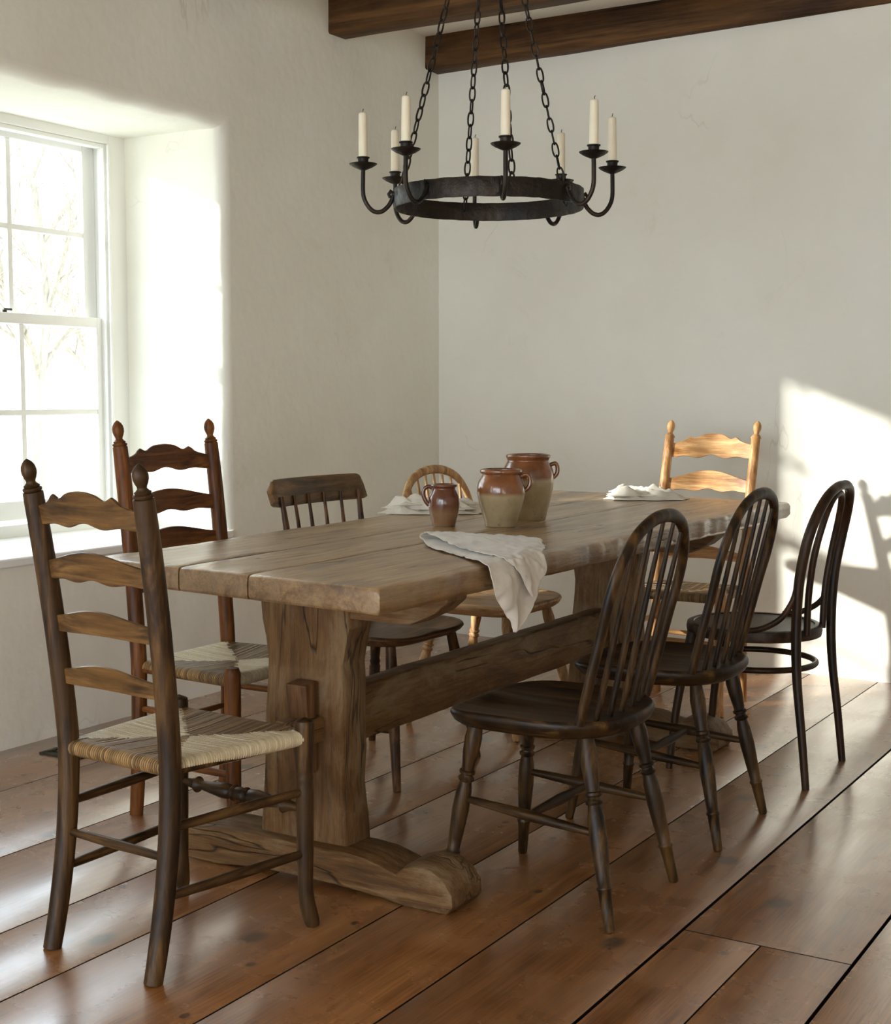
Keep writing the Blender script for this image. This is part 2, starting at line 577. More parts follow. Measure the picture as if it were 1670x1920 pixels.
# ------------------------------------------------------------------ room shell
def window_wall(name, ops, Y0, Y1, M=None):
    H = 2.86
    mb = MB()
    e = 0.045
    def holes(o):
        return (o['y0'] - e, o['y1'] + e, o['z0'], o['z1'] + e)
    ys = [Y0]
    for o in ops:
        a, b, c, d = holes(o)
        ys += [a, b]
    ys.append(Y1)
    def panel(y0, y1, z0, z1):
        z0 = -0.03 if z0 == 0 else z0
        ny = max(1, int((y1 - y0) / 0.12))
        nz = max(1, int((z1 - z0) / 0.12))
        mb.grid([[(WX, y0 + (y1 - y0) * j / ny, z0 + (z1 - z0) * i / nz) for j in range(ny + 1)] for i in range(nz + 1)])
    for i in range(0, len(ys), 2):
        panel(ys[i], ys[i + 1], 0, H)
    for o in ops:
        a, b, c, d = holes(o)
        panel(a, b, d, H)
        panel(a, b, 0, c)
        # rounded, slightly uneven arris round the sides and the head, then the deep reveal
        path = []
        n = 44
        for k in range(n + 1):
            path.append((o['y0'], o['z0'] + (o['z1'] - o['z0']) * k / n, -1, 0 if k < n else 1))
        for k in range(1, n + 1):
            path.append((o['y0'] + (o['y1'] - o['y0']) * k / n, o['z1'], 0 if k < n else 1, 1))
        for k in range(1, n + 1):
            path.append((o['y1'], o['z1'] + (o['z0'] - o['z1']) * k / n, 1, 0))
        rows = []
        for q in range(8):
            th = q / 7 * pi / 2
            rows.append([])
            for (y, z, sy, sz) in path:
                wob = 0.006 * noise.noise(Vector((y * 6, z * 6, 1.3))) * sin(th) if 0 < q else 0.0
                off = e * (1 - sin(th)) + wob * 1.5
                dep = e * (1 - cos(th))
                rows[-1].append((WX - dep, y + sy * off, z + sz * off))
        for xr in (WX - 0.12, WX - 0.25, WX - 0.40, GX - 0.14):
            rows.append([(xr, y, z) for (y, z, sy, sz) in path])
        mb.grid(rows)
    o = mb.build(name, M_WALL, smooth=50)
    if M is not None:
        o.matrix_world = M
    return struct(o)
window_wall('wall_left', [FILL_OPEN_LEFT, WIN], -2.6, 5.81)
window_wall('wall_near', [FILL_OPEN_NEAR], -1.7, 3.575, NEAR_X)

def quad(name, pts, mat, n=1):
    mb = MB()
    i = [mb.vert(p) for p in pts]
    mb.f.append(tuple(i))
    return struct(mb.build(name, mat, smooth=0))

BX0, BY0, BX1 = -3.575, 5.81, 1.7
by = lambda x: 5.81 - 0.052 * (x + 3.575)
quad('wall_back', [(BX0, BY0, -0.04), (BX1, by(BX1), -0.04), (BX1, by(BX1), 2.86), (BX0, BY0, 2.86)], M_WALL)
quad('wall_right', [(1.7, -2.6, -0.04), (1.7, by(1.7), -0.04), (1.7, by(1.7), 2.86), (1.7, -2.6, 2.86)], M_WALL)
quad('ceiling', [(-3.575, -2.6, 2.83), (1.7, -2.6, 2.83), (1.7, 5.85, 2.83), (-3.575, 5.85, 2.83)], M_CEIL)

# floorboards : seams measured along the room
def floor():
    rnd = random.Random(5)
    xs = [-3.60, -3.21, -2.745, -2.35, -2.08, -1.70, -1.415, -1.10, -0.732, -0.36, 0.02, 0.36, 0.74, 1.08, 1.45, 1.72]
    gaps = {-1.10: 0.0036, -0.732: 0.0036}
    mb = MB()
    mb.cur = 0.02
    def board(x0, x1, y0, y1, g0, g1):
        mb.cur = rnd.uniform(0.03, 1.0)
        a, b = x0 + g0, x1 - g1
        w = 0.0
        r = 0.0010
        prof = [(a, -0.02), (a, w - r), (a + r * 0.3, w - r * 0.3), (a + r, w), (b - r, w), (b - r * 0.3, w - r * 0.3), (b, w - r), (b, -0.02)]
        mb.loft([[(x, y, z) for x, z in prof] for y in (y0, y1)])
    for x0, x1 in zip(xs, xs[1:]):
        g0, g1 = gaps.get(x0, 0.0020), gaps.get(x1, 0.0020)
        if abs(x0 + 1.10) < 1e-6:
            board(x0, x1, 2.802, 5.9, g0, g1)
            board(x0, -0.925, -2.62, 2.7975, g0, 0.0016)
            board(-0.925, x1, -2.62, 2.7975, 0.0016, g1)
        else:
            board(x0, x1, -2.62, 5.9, g0, g1)
    o = struct(mb.build('floor', M_FLOOR, smooth=30))
    sub = MB()
    sub.box((-3.6, -2.62, -0.05), (1.72, 5.9, -0.0205))
    sub.build('subfloor', simple('dark_subfloor', (0.02, 0.015, 0.01), 0.9), o)
    return o
floor()

def beam(y0, y1, k):
    mb = MB()
    n = 90
    x0, x1 = WX - 0.02, 1.72
    rings = []
    for i in range(n + 1):
        x = x0 + (x1 - x0) * i / n
        w = lambda s, a=0.006: a * noise.noise(Vector((x * 2.3, s * 3.1 + k * 7, 0.3)))
        r = 0.008
        z0, z1 = 2.680, 2.835
        rings.append([(x, y0 + w(1), z1), (x, y0 + w(2), z0 + r + w(3)), (x, y0 + r * 0.4 + w(2), z0 + r * 0.4 + w(3)), (x, y0 + r + w(2), z0 + w(3)),
                      (x, y1 - r + w(5), z0 + w(4)), (x, y1 - r * 0.4 + w(5), z0 + r * 0.4 + w(4)), (x, y1 + w(5), z0 + r + w(4)), (x, y1 + w(6), z1)])
    mb.loft(rings)
    return struct(mb.build('ceiling_beam', BEAM, smooth=60))
for k, y in enumerate((5.69, 4.92, 4.15, 3.38, 2.61, 1.84, 1.07, 0.30, -0.47, -1.24, -2.01)):
    beam(y, y + (0.12 if k == 0 else 0.13), k)

# ------------------------------------------------------------------ windows (double-hung, six over six)
def window(w, name, M=None):
    root = bpy.data.objects.new(name, None)
    COL.objects.link(root)
    struct(root)
    root.matrix_world = (M or Matrix()) @ Matrix.Translation((GX, w['y0'], w['z0']))
    Wd, Hd = w['y1'] - w['y0'], w['z1'] - w['z0']
    def loc_box(mb, x0, x1, y0, y1, z0, z1):
        mb.box((x0, y0, z0), (x1, y1, z1))
    # y is measured from the near side; far jamb at Wd
    fr = MB()
    c = 0.09
    for (a, b) in ((Wd - c, Wd + 0.02), (-0.02, c)):
        loc_box(fr, -0.13, 0.02, a, b, -0.03, Hd + 0.02)
    loc_box(fr, -0.13, 0.02, c, Wd - c, Hd - 0.035, Hd + 0.02)
    loc_box(fr, -0.13, 0.01, c, Wd - c, -0.03, 0.045)
    for (a, b) in ((Wd - c - 0.02, Wd - c), (c, c + 0.02)):           # stops
        loc_box(fr, -0.025, 0.012, a, b, 0.045, Hd - 0.035)
    loc_box(fr, -0.03, 0.010, c + 0.02, Wd - c - 0.02, Hd - 0.052, Hd - 0.035)
    for (a, b) in ((Wd - c - 0.012, Wd - c), (c, c + 0.012)):           # raised bead on the casing
        loc_box(fr, 0.02, 0.030, a, b, 0.045, Hd - 0.035)
    fro = fr.build('window_frame', M_PAINT, root, bevel=0.003)
    sy0, sy1 = c, Wd - c
    def sash(x, zb, zt, bot, top, st, nm, ins):
        mb = MB()
        t = 0.034
        a, b = sy0 + ins, sy1 - ins
        loc_box(mb, x - t / 2, x + t / 2, a, a + st, zb, zt)
        loc_box(mb, x - t / 2, x + t / 2, b - st, b, zb, zt)
        loc_box(mb, x - t / 2, x + t / 2, a + st, b - st, zb, zb + bot)
        loc_box(mb, x - t / 2, x + t / 2, a + st, b - st, zt - top, zt)
        ga, gb, gz0, gz1 = a + st, b - st, zb + bot, zt - top
        for i in (1, 2):
            y = ga + (gb - ga) * i / 3
            loc_box(mb, x - 0.014, x + 0.014, y - 0.011, y + 0.011, gz0, gz1)
        z = (gz0 + gz1) / 2
        loc_box(mb, x - 0.0135, x + 0.0135, ga, gb, z - 0.011, z + 0.011)
        o = mb.build(nm, M_PAINT, root, bevel=0.003)
        g = MB()
        g.box((x - 0.0016, ga - 0.004, gz0 - 0.004), (x + 0.0016, gb + 0.004, gz1 + 0.004))
        g.build('window_glass', M_GLASS, o, smooth=0)
        return o
    zm = 1.425 - w['z0']
    sash(-0.075, zm, Hd - 0.035, 0.04, 0.033, 0.062, 'upper_sash', 0.004)
    lo = sash(-0.030, 0.06, zm + 0.04, 0.072, 0.04, 0.045, 'lower_sash', 0.004)
    lk = MB()
    yl = (sy0 + sy1) / 2 + 0.12
    lk.turned((-0.03, yl, zm + 0.04), (-0.03, yl, zm + 0.05), [(0, 0.012), (1, 0.010)])
    lk.box((-0.035, yl - 0.004, zm + 0.048), (-0.025, yl + 0.035, zm + 0.056))
    lk.build('sash_lock', simple('dark_sash_lock', (0.08, 0.07, 0.06), 0.4, 0.8), lo, bevel=0.001)
    # sill board sits on the bottom of the opening
    sl = MB()
    sl.box((-0.02, -0.03, -0.03), (WX - GX + 0.012, Wd + 0.03, 0.0))
    so = sl.build('window_sill', M_PAINT, root, bevel=0.006)
    return root
window(WIN, 'window_1')

# ------------------------------------------------------------------ outside : field and bare trees
def outside():
    m = NT('pale_winter_field')
    n = m.noise(m.coords((1, 1, 1)), 1.2, 6)
    mat = m.out(m.ramp(n, [(0.3, s2l(150, 140, 118)), (0.7, s2l(196, 188, 164))]), 1.0, Specular_IOR_Level=0.0)
    mb = MB()
    mb.grid([[(x, y, -0.45 + 0.10 * noise.noise(Vector((x * 0.2, y * 0.2, 0)))) for y in range(-30, 91, 6)] for x in range(-90, -3, 6)])
    g = mb.build('ground', mat)
    struct(g)
    m = NT('haze_grey_bark')
    n = m.noise(m.coords((8, 8, 2)), 3, 5)
    bark = m.out(m.ramp(n, [(0.3, s2l(138, 130, 118)), (0.7, s2l(176, 168, 154))]), 1.0, Specular_IOR_Level=0.0)  # haze over the trees is put into the pale bark colour
    rnd = random.Random(11)
    spots = [(-12.0, 7.6, 'slender bare tree outside the window, nearest the glass', 7.0),
             (-16.0, 14.6, 'bare tree with forking trunk seen through the right-hand panes', 9.0),
             (-24.0, 13.0, 'bare grey tree standing further back beyond the window', 9.5),
             (-25.0, 24.5, 'distant bare tree seen in the far right panes of the window', 10.0),
             (-33.0, 20.0, 'faint distant bare tree between the larger trees outside', 9.0),
             (-31.0, 32.0, 'bare tree with low spreading branches outside the window', 6.0)]
    for (x, y, lab, h) in spots:
        mb = MB()
        def grow(p, d, r, L, depth):
            steps = 5
            pts, rr = [p], [r]
            q = p.copy()
            dd = d.copy()
            for i in range(steps):
                dd = (dd + Vector((rnd.uniform(-.16, .16), rnd.uniform(-.16, .16), rnd.uniform(-.02, .10)))).normalized()
                q = q + dd * (L / steps)
                pts.append(q.copy())
                rr.append(r * (1 - 0.45 * (i + 1) / steps))
            mb.tube(pts, rr, seg=6 if depth < 2 else 4)
            if depth >= 5:
                return
            for i in range(1, steps + 1):
                if depth == 0 and i < 2:
                    continue
                for _ in range(2 if depth in (0, 1, 2) else 1):
                    if rnd.random() < 0.78:
                        a = rnd.uniform(0, 2 * pi)
                        side = Vector((cos(a), sin(a), rnd.uniform(0.0, 0.7)))
                        nd = (dd * 0.7 + side * 0.75).normalized()
                        grow(pts[i], nd, rr[i] * 0.55, L * rnd.uniform(0.45, 0.62), depth + (1 if depth < 2 else 2))
        base = Vector((0, 0, -0.55))
        grow(base, Vector((0, 0, 1)), 0.11 * h / 8, h * 0.55, 0)
        o = mb.build('bare_tree', bark, smooth=60, fix=False)
        o.location = (x, y, 0.0)
        tag(o, lab, 'tree', 'bare trees outside the window')
outside()

# ------------------------------------------------------------------ trestle table
TZ = 0.775
def table():
    root = thing('trestle_table', 'long weathered wooden trestle table with thick plank top in middle of room', 'table', (-2.03, 3.6, 0))
    ox, oy = -2.03, 3.6
    # plank top: near end y=2.29..2.39, far end 4.92..5.09
    NR, NL, FR, FL = (-1.543, 2.29), (-2.43, 2.385), (-1.55, 4.93), (-2.58, 5.08)
    TH = 0.056
    seams = [0.0, 0.42, 0.665, 1.0]        # fractions from right to left
    mb = MB()
    rnd = random.Random(3)
    def P(s, t):
        n = Vector(NR).lerp(Vector(NL), s)
        f = Vector(FR).lerp(Vector(FL), s)
        return n.lerp(f, t)
    N = 170
    for bi, (s0, s1) in enumerate(zip(seams, seams[1:])):
        rings = []
        g = 0.0022
        for i in range(N + 1):
            t = i / N
            # ends rounded
            endd = min(i, N - i)
            sh = [0.0, 0.45, 0.72, 0.9, 1.0][min(endd, 4)]
            tt = (t if endd > 4 else ({0: 0, 1: 0.0004, 2: 0.0012, 3: 0.0028, 4: 0.006}[endd] if i < N / 2 else 1 - {0: 0, 1: 0.0004, 2: 0.0012, 3: 0.0028, 4: 0.006}[endd]))
            A, B = P(s0, tt), P(s1, tt)
            jag = 0.006 * noise.noise(Vector((bi * 9.1, 5.0, 2))) 
            yo = 0.004 * (bi % 2)
            def W(c, a):
                return a * noise.noise(Vector((tt * 26.0, c * 5.3, bi * 3.7))) + a * 0.6 * noise.noise(Vector((tt * 90.0, c * 2.3, bi)))
            r = 0.009
            outR, outL = (bi == 0), (bi == len(seams) - 2)
            rr, rl = (0.010 if outR else 0.003), (0.010 if outL else 0.003)
            dR = W(1, 0.007) if outR else W(1, 0.001)
            dL = W(2, 0.007) if outL else W(2, 0.001)
            ins = 0.012 * (1 - sh)
            top = TZ - 0.010 * (1 - sh)
            bot = TZ - TH + 0.008 * (1 - sh)
            d = (B - A).normalized()
            a0 = A + d * (dR + g)
            b0 = B - d * (dL + g)
            wn = [0.0012 * noise.noise(Vector((tt * 14, q * 3.0, bi * 2.2))) for q in range(8)]
            def pt(base, off, z, sgn):
                q = base + d * off * sgn
                return (q.x - ox, q.y - oy, z)
            chip = max(0.0, noise.noise(Vector((tt * 30, 3.3, bi)))) * 0.012 if outR else 0
            chl = max(0.0, noise.noise(Vector((tt * 30, 8.3, bi)))) * 0.012 if outL else 0
            w = (b0 - a0).length
            ring = [pt(a0, 0.0 + ins * 0.0, bot + rr, 1), pt(a0, -W(5, 0.004) if outR else 0, (top + bot) / 2, 1),
                    pt(a0, 0.0, top - rr - chip, 1), pt(a0, rr * 0.35 + chip * .3, top - rr * 0.35 - chip * .4, 1), pt(a0, rr + chip, top + wn[0], 1)]
            for q in range(1, 6):
                ring.append(pt(a0, w * q / 6, top + wn[q], 1))
            ring += [pt(b0, rl + chl, top + wn[6], -1), pt(b0, rl * 0.35 + chl * .3, top - rl * 0.35 - chl * .4, -1), pt(b0, 0, top - rl - chl, -1),
                     pt(b0, 0, bot + rl, -1), pt(b0, rl, bot, -1), pt(a0, rr, bot, 1)]
            rings.append(ring)
        mb.loft(rings)
    mb.build('tabletop', M_TOP, root, smooth=50)
    # trestles
    def trestle(yf):
        # foot : extruded side profile (x,z), in y from yf to yf+0.135
        prof = [(-2.363, 0.004), (-2.372, 0.045), (-2.34, 0.085), (-2.25, 0.098), (-2.14, 0.100), (-1.86, 0.100), (-1.80, 0.096),
                (-1.735, 0.078), (-1.715, 0.074), (-1.70, 0.090), (-1.665, 0.102), (-1.625, 0.100), (-1.590, 0.082), (-1.568, 0.050), (-1.566, 0.018),
                (-1.580, 0.0), (-1.70, 0.0), (-1.80, 0.010), (-1.95, 0.016), (-2.12, 0.014), (-2.25, 0.0)]
        pp = []
        for (a, b), (c, d) in zip(prof, prof[1:] + prof[:1]):
            for k in range(3):
                pp.append((a + (c - a) * k / 3, b + (d - b) * k / 3))
        mb = MB()
        rings = []
        for j in range(7):
            y = yf + 0.135 * j / 6
            s = 0.006 if j in (0, 6) else 0.0
            rings.append([(x - ox, y - oy + 0.004 * noise.noise(Vector((x * 8, z * 20, j * .0 + yf))), max(0.0, z - s * (1 if z > 0.05 else 0) + 0.003 * noise.noise(Vector((x * 14, y * 9, 1))) * (z > 0.03))) for x, z in pp])
        mb.loft(rings)
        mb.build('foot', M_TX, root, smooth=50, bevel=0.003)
        # upright : shaped board
        prof = [(0.098, -2.128, -1.872), (0.16, -2.126, -1.876), (0.24, -2.120, -1.886), (0.32, -2.116, -1.880), (0.40, -2.112, -1.884), (0.48, -2.106, -1.882),
                (0.53, -2.104, -1.885), (0.58, -2.110, -1.876), (0.62, -2.120, -1.866), (0.66, -2.124, -1.862), (TZ - TH, -2.124, -1.862)]
        mb = MB()
        rings = []
        y0, y1 = yf + 0.028, yf + 0.130
        zz = []
        for (z, a, b), (z2, a2, b2) in zip(prof, prof[1:]):
            for k in range(4):
                t = k / 4
                zz.append((z + (z2 - z) * t, a + (a2 - a) * t, b + (b2 - b) * t))
        zz.append(prof[-1])
        for z, a, b in zz:
            c = 0.006
            w = lambda s: 0.0025 * noise.noise(Vector((z * 9, s, yf)))
            rings.append([(a + w(1) - ox, y0 + c - oy, z), (a + c - ox, y0 + w(2) - oy, z), (b - c - ox, y0 + w(3) - oy, z), (b + w(4) - ox, y0 + c - oy, z),
                          (b + w(4) - ox, y1 - c - oy, z), (b - c - ox, y1 - oy, z), (a + c - ox, y1 - oy, z), (a + w(1) - ox, y1 - c - oy, z)])
        mb.loft(rings)
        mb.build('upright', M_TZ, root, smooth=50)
        # bearer under the top, ends cut back
        mb = MB()
        zt, zb = TZ - TH - 0.0, 0.640
        pr = [(-2.118, zt), (-2.118, zt - 0.02), (-2.11, zb), (-1.70, zb), (-1.635, zb + 0.03), (-1.60, zt - 0.02), (-1.60, zt)]
        mb.loft([[(x - ox, y - oy, z) for x, z in pr] for y in (yf + 0.035, yf + 0.125)])
        mb.build('bearer', M_TX, root, smooth=0, bevel=0.005)
    trestle(2.60)
    trestle(4.275)
    # long stretcher with through tenon
    mb = MB()
    rings = []
    for i in range(60):
        y = 2.735 + (4.295 - 2.735) * i / 59
        w = lambda s: 0.003 * noise.noise(Vector((y * 5, s * 2, 4)))
        a, b, z0, z1, c = -2.03, -1.965, 0.300, 0.438, 0.005
        rings.append([(a - ox, y - oy, z0 + c), (a - ox, y - oy, z1 - c), (a + c - ox, y - oy, z1 + w(1)), (b - c - ox, y - oy, z1 + w(1)), (b + w(2) - ox, y - oy, z1 - c + w(1)),
                      (b + w(2) - ox, y - oy, z0 + c + w(3)), (b - c - ox, y - oy, z0 + w(3)), (a + c - ox, y - oy, z0 + w(3))])
    mb.loft(rings)
    mb.build('stretcher', M_TY, root, smooth=50)
    mb = MB()
    mb.box((-2.005 - ox, 2.53 - oy, 0.345), (-1.935 - ox, 2.63 - oy, 0.405))
    mb.build('tenon', M_TY, root, smooth=0, bevel=0.004)
    mb = MB()
    pr = [(2.57, 0.485), (2.618, 0.490), (2.612, 0.275), (2.585, 0.272)]
    mb.loft([[(x - ox, y - oy, z) for y, z in pr] for x in (-2.005, -1.945)])
    mb.build('wedge', wood(s2l(60, 40, 26), s2l(96, 66, 42), s2l(120, 90, 60), 'z', rough=0.5, seed=2, wear=0.4), root, smooth=0, bevel=0.003)
table()

# ------------------------------------------------------------------ rush seats
def rush_mat():
    m = NT('woven_rush')
    at = m.n('ShaderNodeAttribute', attribute_name='tint')
    n = m.noise(m.coords((1, 1, 1)), 90, 3)
    col = m.ramp(at.outputs['Fac'], [(0.0, s2l(84, 62, 36)), (0.3, s2l(122, 94, 56)), (0.58, s2l(154, 124, 80)), (0.62, s2l(184, 168, 134)), (1.0, s2l(212, 200, 172))])
    col = m.mix(0.5, col, m.ramp(n, [(0.3, (0.7, 0.66, 0.6)), (0.65, (1, 1, 1))]), 'MULTIPLY')
    return m.out(col, 0.55, m.bump(n, 0.3, 0.002))
M_RUSH = rush_mat()

def rush_seat(root, rw, fw, yr, yf, z, pale, seed=1):
    """corners: rear (+-rw, yr), front (+-fw, yf); strands run square to each rail and meet on the diagonals"""
    rnd = random.Random(seed)
    mb = MB()
    cor = [Vector((-rw, yr, z)), Vector((rw, yr, z)), Vector((fw, yf, z)), Vector((-fw, yf, z))]   # rear, right, front, left rails
    cen = Vector((0, (yr * 0.45 + yf * 0.55), z))
    names = ['rear', 'right', 'front', 'left']
    for s in range(4):
        A, B = cor[s], cor[(s + 1) % 4]
        mid = (A + B) / 2
        e = (B - A).normalized()
        L = (B - A).length
        inn = Vector((-e.y, e.x, 0))
        if inn.dot(cen - mid) < 0:
            inn = -inn
        h = (cen - mid).dot(inn)
        pc = (cen - A).dot(e)
        n = int(L / 0.0062)
        for i in range(n):
            u = (i + 0.5) / n * L
            lim = h * (u / pc if u < pc else (L - u) / (L - pc))
            lim = max(lim, 0.004)
            base = 0.8 if names[s] in pale else 0.3
            mb.cur = min(1, max(0.0, base + rnd.uniform(-0.16, 0.16) if names[s] in pale else base + rnd.uniform(-0.28, 0.26)))
            if names[s] in pale:
                mb.cur = max(mb.cur, 0.62)
            path = []
            R = 0.014
            # wrap round the rail from below
            for a in (-150, -110, -70, -35, 0, 30, 60, 90):
                th = radians(a)
                path.append(A + e * u - inn * (R * cos(th)) + Vector((0, 0, R * sin(th) - R)) + inn * 0.006)
            k = max(2, int(lim / 0.02))
            sag = rnd.uniform(-0.0008, 0.0008)
            for q in range(1, k + 1):
                d = lim * q / k
                dip = -0.010 * sin(min(1, d / h) * pi * 0.5) * min(1.0, 4 * min(u, L - u) / L)
                path.append(A + e * (u + 0.0008 * sin(q * 2.0 + i)) + inn * (0.006 + d) + Vector((0, 0, dip + sag)))
            w = L / n * 0.56
            mb.tube(path, w, seg=5, caps=False, up=None)
    return mb.build('rush_seat', M_RUSH, root, smooth=70, fix=False)

# ------------------------------------------------------------------ ladder-back chairs
def ladder_chair(label, loc, rz, cols, p, rough=0.42, wear=0.5, seed=0.0):
    W = lambda ax: wood(*cols, axis=ax, rough=rough, wear=wear, seed=seed)
    WS = wood(*p.get('slatcols', cols), axis='x', rough=0.36, wear=wear, seed=seed + 0.5)
    root = thing('ladder_back_chair', label, 'chair', loc, rz, 'rush-seated ladder-back chairs')
    rw, fw, yr, yf, H, sz = p['rw'], p['fw'], p['yr'], p['yf'], p['H'], p['seat']
    ykn, ytop = p['yknee'], p['ytop']
    s = H / 1.03
    def post_y(z):
        return lerp_tab([(0, yr), (sz, ykn), (H, ytop)], z) if p.get('straight') else _py(z)
    def _py(z):
        if z < sz:
            t = z / sz
            return yr + (ykn - yr) * (1 - (1 - t) ** 2)
        t = (z - sz) / (H - sz)
        return ykn + (ytop - ykn) * t * (0.55 + 0.45 * t)
    R = p.get('pr', 0.0228)
    spread = p.get('spread', 0.0)
    def px(z):
        return rw + spread * max(0, (z - sz)) / (H - sz)
    for sx in (-1, 1):
        mb = MB()
        zf = H - 0.068 * s

        pts, rr = [], []
        for i in range(22):
            z = zf * i / 21
            pts.append((sx * px(z), post_y(z), z))
            rr.append(R * lerp_tab([(0, 0.84), (0.1, 0.9), (0.45, 1.0), (0.9, 0.98), (1.0, 0.92)], i / 21))
        z0 = zf
        for dz, r in ((0.001, 0.80), (0.004, 0.92), (0.008, 0.92), (0.010, 0.72), (0.013, 0.80), (0.0155, 0.62), (0.020, 0.44), (0.024, 0.46), (0.030, 0.60),
                      (0.038, 0.72), (0.046, 0.74), (0.054, 0.66), (0.061, 0.46), (0.066, 0.20), (0.068, 0.04)):
            z = z0 + dz * s
            pts.append((sx * px(z), post_y(z), z))
            rr.append(r * 0.0215)
        mb.tube(pts, rr, seg=16)
        mb.build('back_post', W('z'), root, smooth=55)
    # slats
    for k, (za, zb, peak, sc, cusp) in enumerate(p['slats']):
        mb = MB()
        n = 40
        rows_f, rows_b = [], []
        top, bot = [], []
        for i in range(n + 1):
            u = -1 + 2 * i / n
            c = cos(pi * u / 2) ** 1.6
            zt = za + peak * c + cusp * (math.exp(-((abs(u) - 0.56) / 0.07) ** 2)) - (0.006 * (cusp > 0) * math.exp(-((abs(u) - 0.40) / 0.10) ** 2))
            zl = zb + sc * (cos(3 * pi * u) * 0.5 - 0.5) * (1 - u * u) + 0.25 * peak * c
            top.append(zt)
            bot.append(zl)
        rings = []
        for i in range(n + 1):
            u = -1 + 2 * i / n
            bow = -0.016 * (1 - u * u)
            zm = (za + zb) / 2
            x = u * (px(zm) - 0.006)
            t = 0.0042
            y0 = post_y(top[i]) + bow
            y1 = post_y(bot[i]) + bow
            rings.append([(x, y1 - t, bot[i] + .0015), (x, y0 - t, top[i] - .0015), (x, y0, top[i]), (x, y0 + t, top[i] - .0015), (x, y1 + t, bot[i] + .0015), (x, y1, bot[i])])
        mb.loft(rings)
        mb.build('slat', WS, root, smooth=35)
    # front legs
    for sx in (-1, 1):
        mb = MB()
        ft = p.get('fleg', 0.0195)
        top = sz + p.get('stub', 0.03)
        if p.get('square'):
            prof = [(0, .84), (.3, .95), (.60, 1.0), (.80, 1.05), (.97, 1.05), (1.0, .8)]
        else:
            prof = [(0.0, 0.72), (0.03, 0.9), (0.08, 0.92), (0.2, 0.86), (0.45, 0.95), (0.66, 1.0), (0.675, 0.86), (0.69, 1.04), (0.705, 0.86), (0.72, 1.04), (0.735, 0.88), (0.75, 1.0),
                    (0.90, 1.08), (0.965, 1.1), (0.985, 1.02), (0.997, 0.7), (1.0, 0.15)]
        pts, rr = [], []
        N = 60
        for i in range(N + 1):
            t = i / N
            kick = 0.022 * max(0, 1 - t / 0.2) ** 2 if not p.get('square') else 0
            pts.append((sx * (fw + kick * 0.5), yf + kick * 0.6, t * top))
            rr.append(ft * lerp_tab(prof, t))
        mb.tube(pts, rr, seg=16)
        mb.build('leg', W('z'), root, smooth=45)
    # stretchers
    for sx in (-1, 1):
        for z in p['side']:
            mb = MB()
            a = (sx * px(z), post_y(z), z)
            b = (sx * fw, yf, z)
            mb.turned(a, b, [(0, .008), (.15, .010), (.5, .0115), (.85, .010), (1, .008)], 12)
            mb.build('stretcher', W('y'), root)
    mb = MB()
    z = p['rear']
    mb.turned((-px(z), post_y(z), z), (px(z), post_y(z), z), [(0, .008), (.5, .0105), (1, .008)], 12)
    mb.build('stretcher', W('x'), root)
    mb = MB()
    z = p['front']
    pr = [(0, .007), (.06, .009), (.12, .012), (.14, .016), (.155, .019), (.17, .014), (.19, .010), (.25, .013), (.36, .0185), (.42, .017), (.435, .011), (.445, .017), (.455, .019), (.465, .014),
          (.5, .017)]
    pr = pr + [(1 - t, r) for t, r in reversed(pr[:-1])]
    if p.get('plainfront'):
        pr = [(0, .008), (.5, .011), (1, .008)]
    mb.turned((-fw, yf, z), (fw, yf, z), pr, 16)
    mb.build('stretcher', W('x'), root, smooth=50)
    # seat rails and rush
    mb = MB()
    zr = sz - 0.020
    for a, b in (((-rw, ykn + .004, zr), (rw, ykn + .004, zr)), ((rw, ykn, zr), (fw, yf, zr)), ((fw, yf, zr), (-fw, yf, zr)), ((-fw, yf, zr), (-rw, ykn, zr))):
        mb.tube([a, b], 0.009, 10)
    mb.build('seat_rail', W('x'), root)
    rush_seat(root, rw - 0.004, fw + 0.006, ykn - 0.006, yf + 0.008, sz, p['pale'], seed=int(seed) + 2)
    return root

SL = [(0.935, 0.897, 0.036, 0.010, 0.010), (0.822, 0.784, 0.026, 0.008, 0.0), (0.706, 0.671, 0.022, 0.0, 0.0), (0.592, 0.559, 0.022, 0.0, 0.0)]
DARKBR = (s2l(24, 16, 8), s2l(50, 33, 16), s2l(92, 66, 36))
REDBR = (s2l(46, 24, 10), s2l(88, 50, 20), s2l(128, 80, 38))
HONEY = (s2l(132, 88, 48), s2l(176, 128, 80), s2l(206, 164, 114))

ladder_chair('dark ladder-back chair with rush seat nearest the camera, at near end of table', (-2.023, 2.20, 0), -0.085, DARKBR,
             dict(rw=0.155, fw=0.195, yr=-0.20, yf=0.205, H=1.03, seat=0.435, yknee=-0.145, ytop=-0.225, slats=SL, side=(0.165, 0.302), rear=0.242, front=0.262, pale=('right', 'left'), spread=0.013, slatcols=(s2l(48, 33, 15), s2l(82, 57, 28), s2l(122, 90, 50))), seed=1.0)
SL2 = [(0.985, 0.945, 0.036, 0.010, 0.009), (0.868, 0.828, 0.026, 0.008, 0.0), (0.762, 0.722, 0.024, 0.008, 0.0), (0.655, 0.615, 0.024, 0.008, 0.0)]
ladder_chair('reddish brown ladder-back chair with rush seat in front of the window', (-2.53, 2.99, 0), -pi / 2, REDBR,
             dict(rw=0.187, fw=0.205, yr=-0.18, yf=0.185, H=1.09, seat=0.43, yknee=-0.160, ytop=-0.225, slats=SL2, side=(0.165, 0.302), rear=0.242, front=0.262, pale=('rear', 'front'),
                  square=True, fleg=0.021, stub=0.022, plainfront=True, pr=0.022), rough=0.45, seed=3.0)
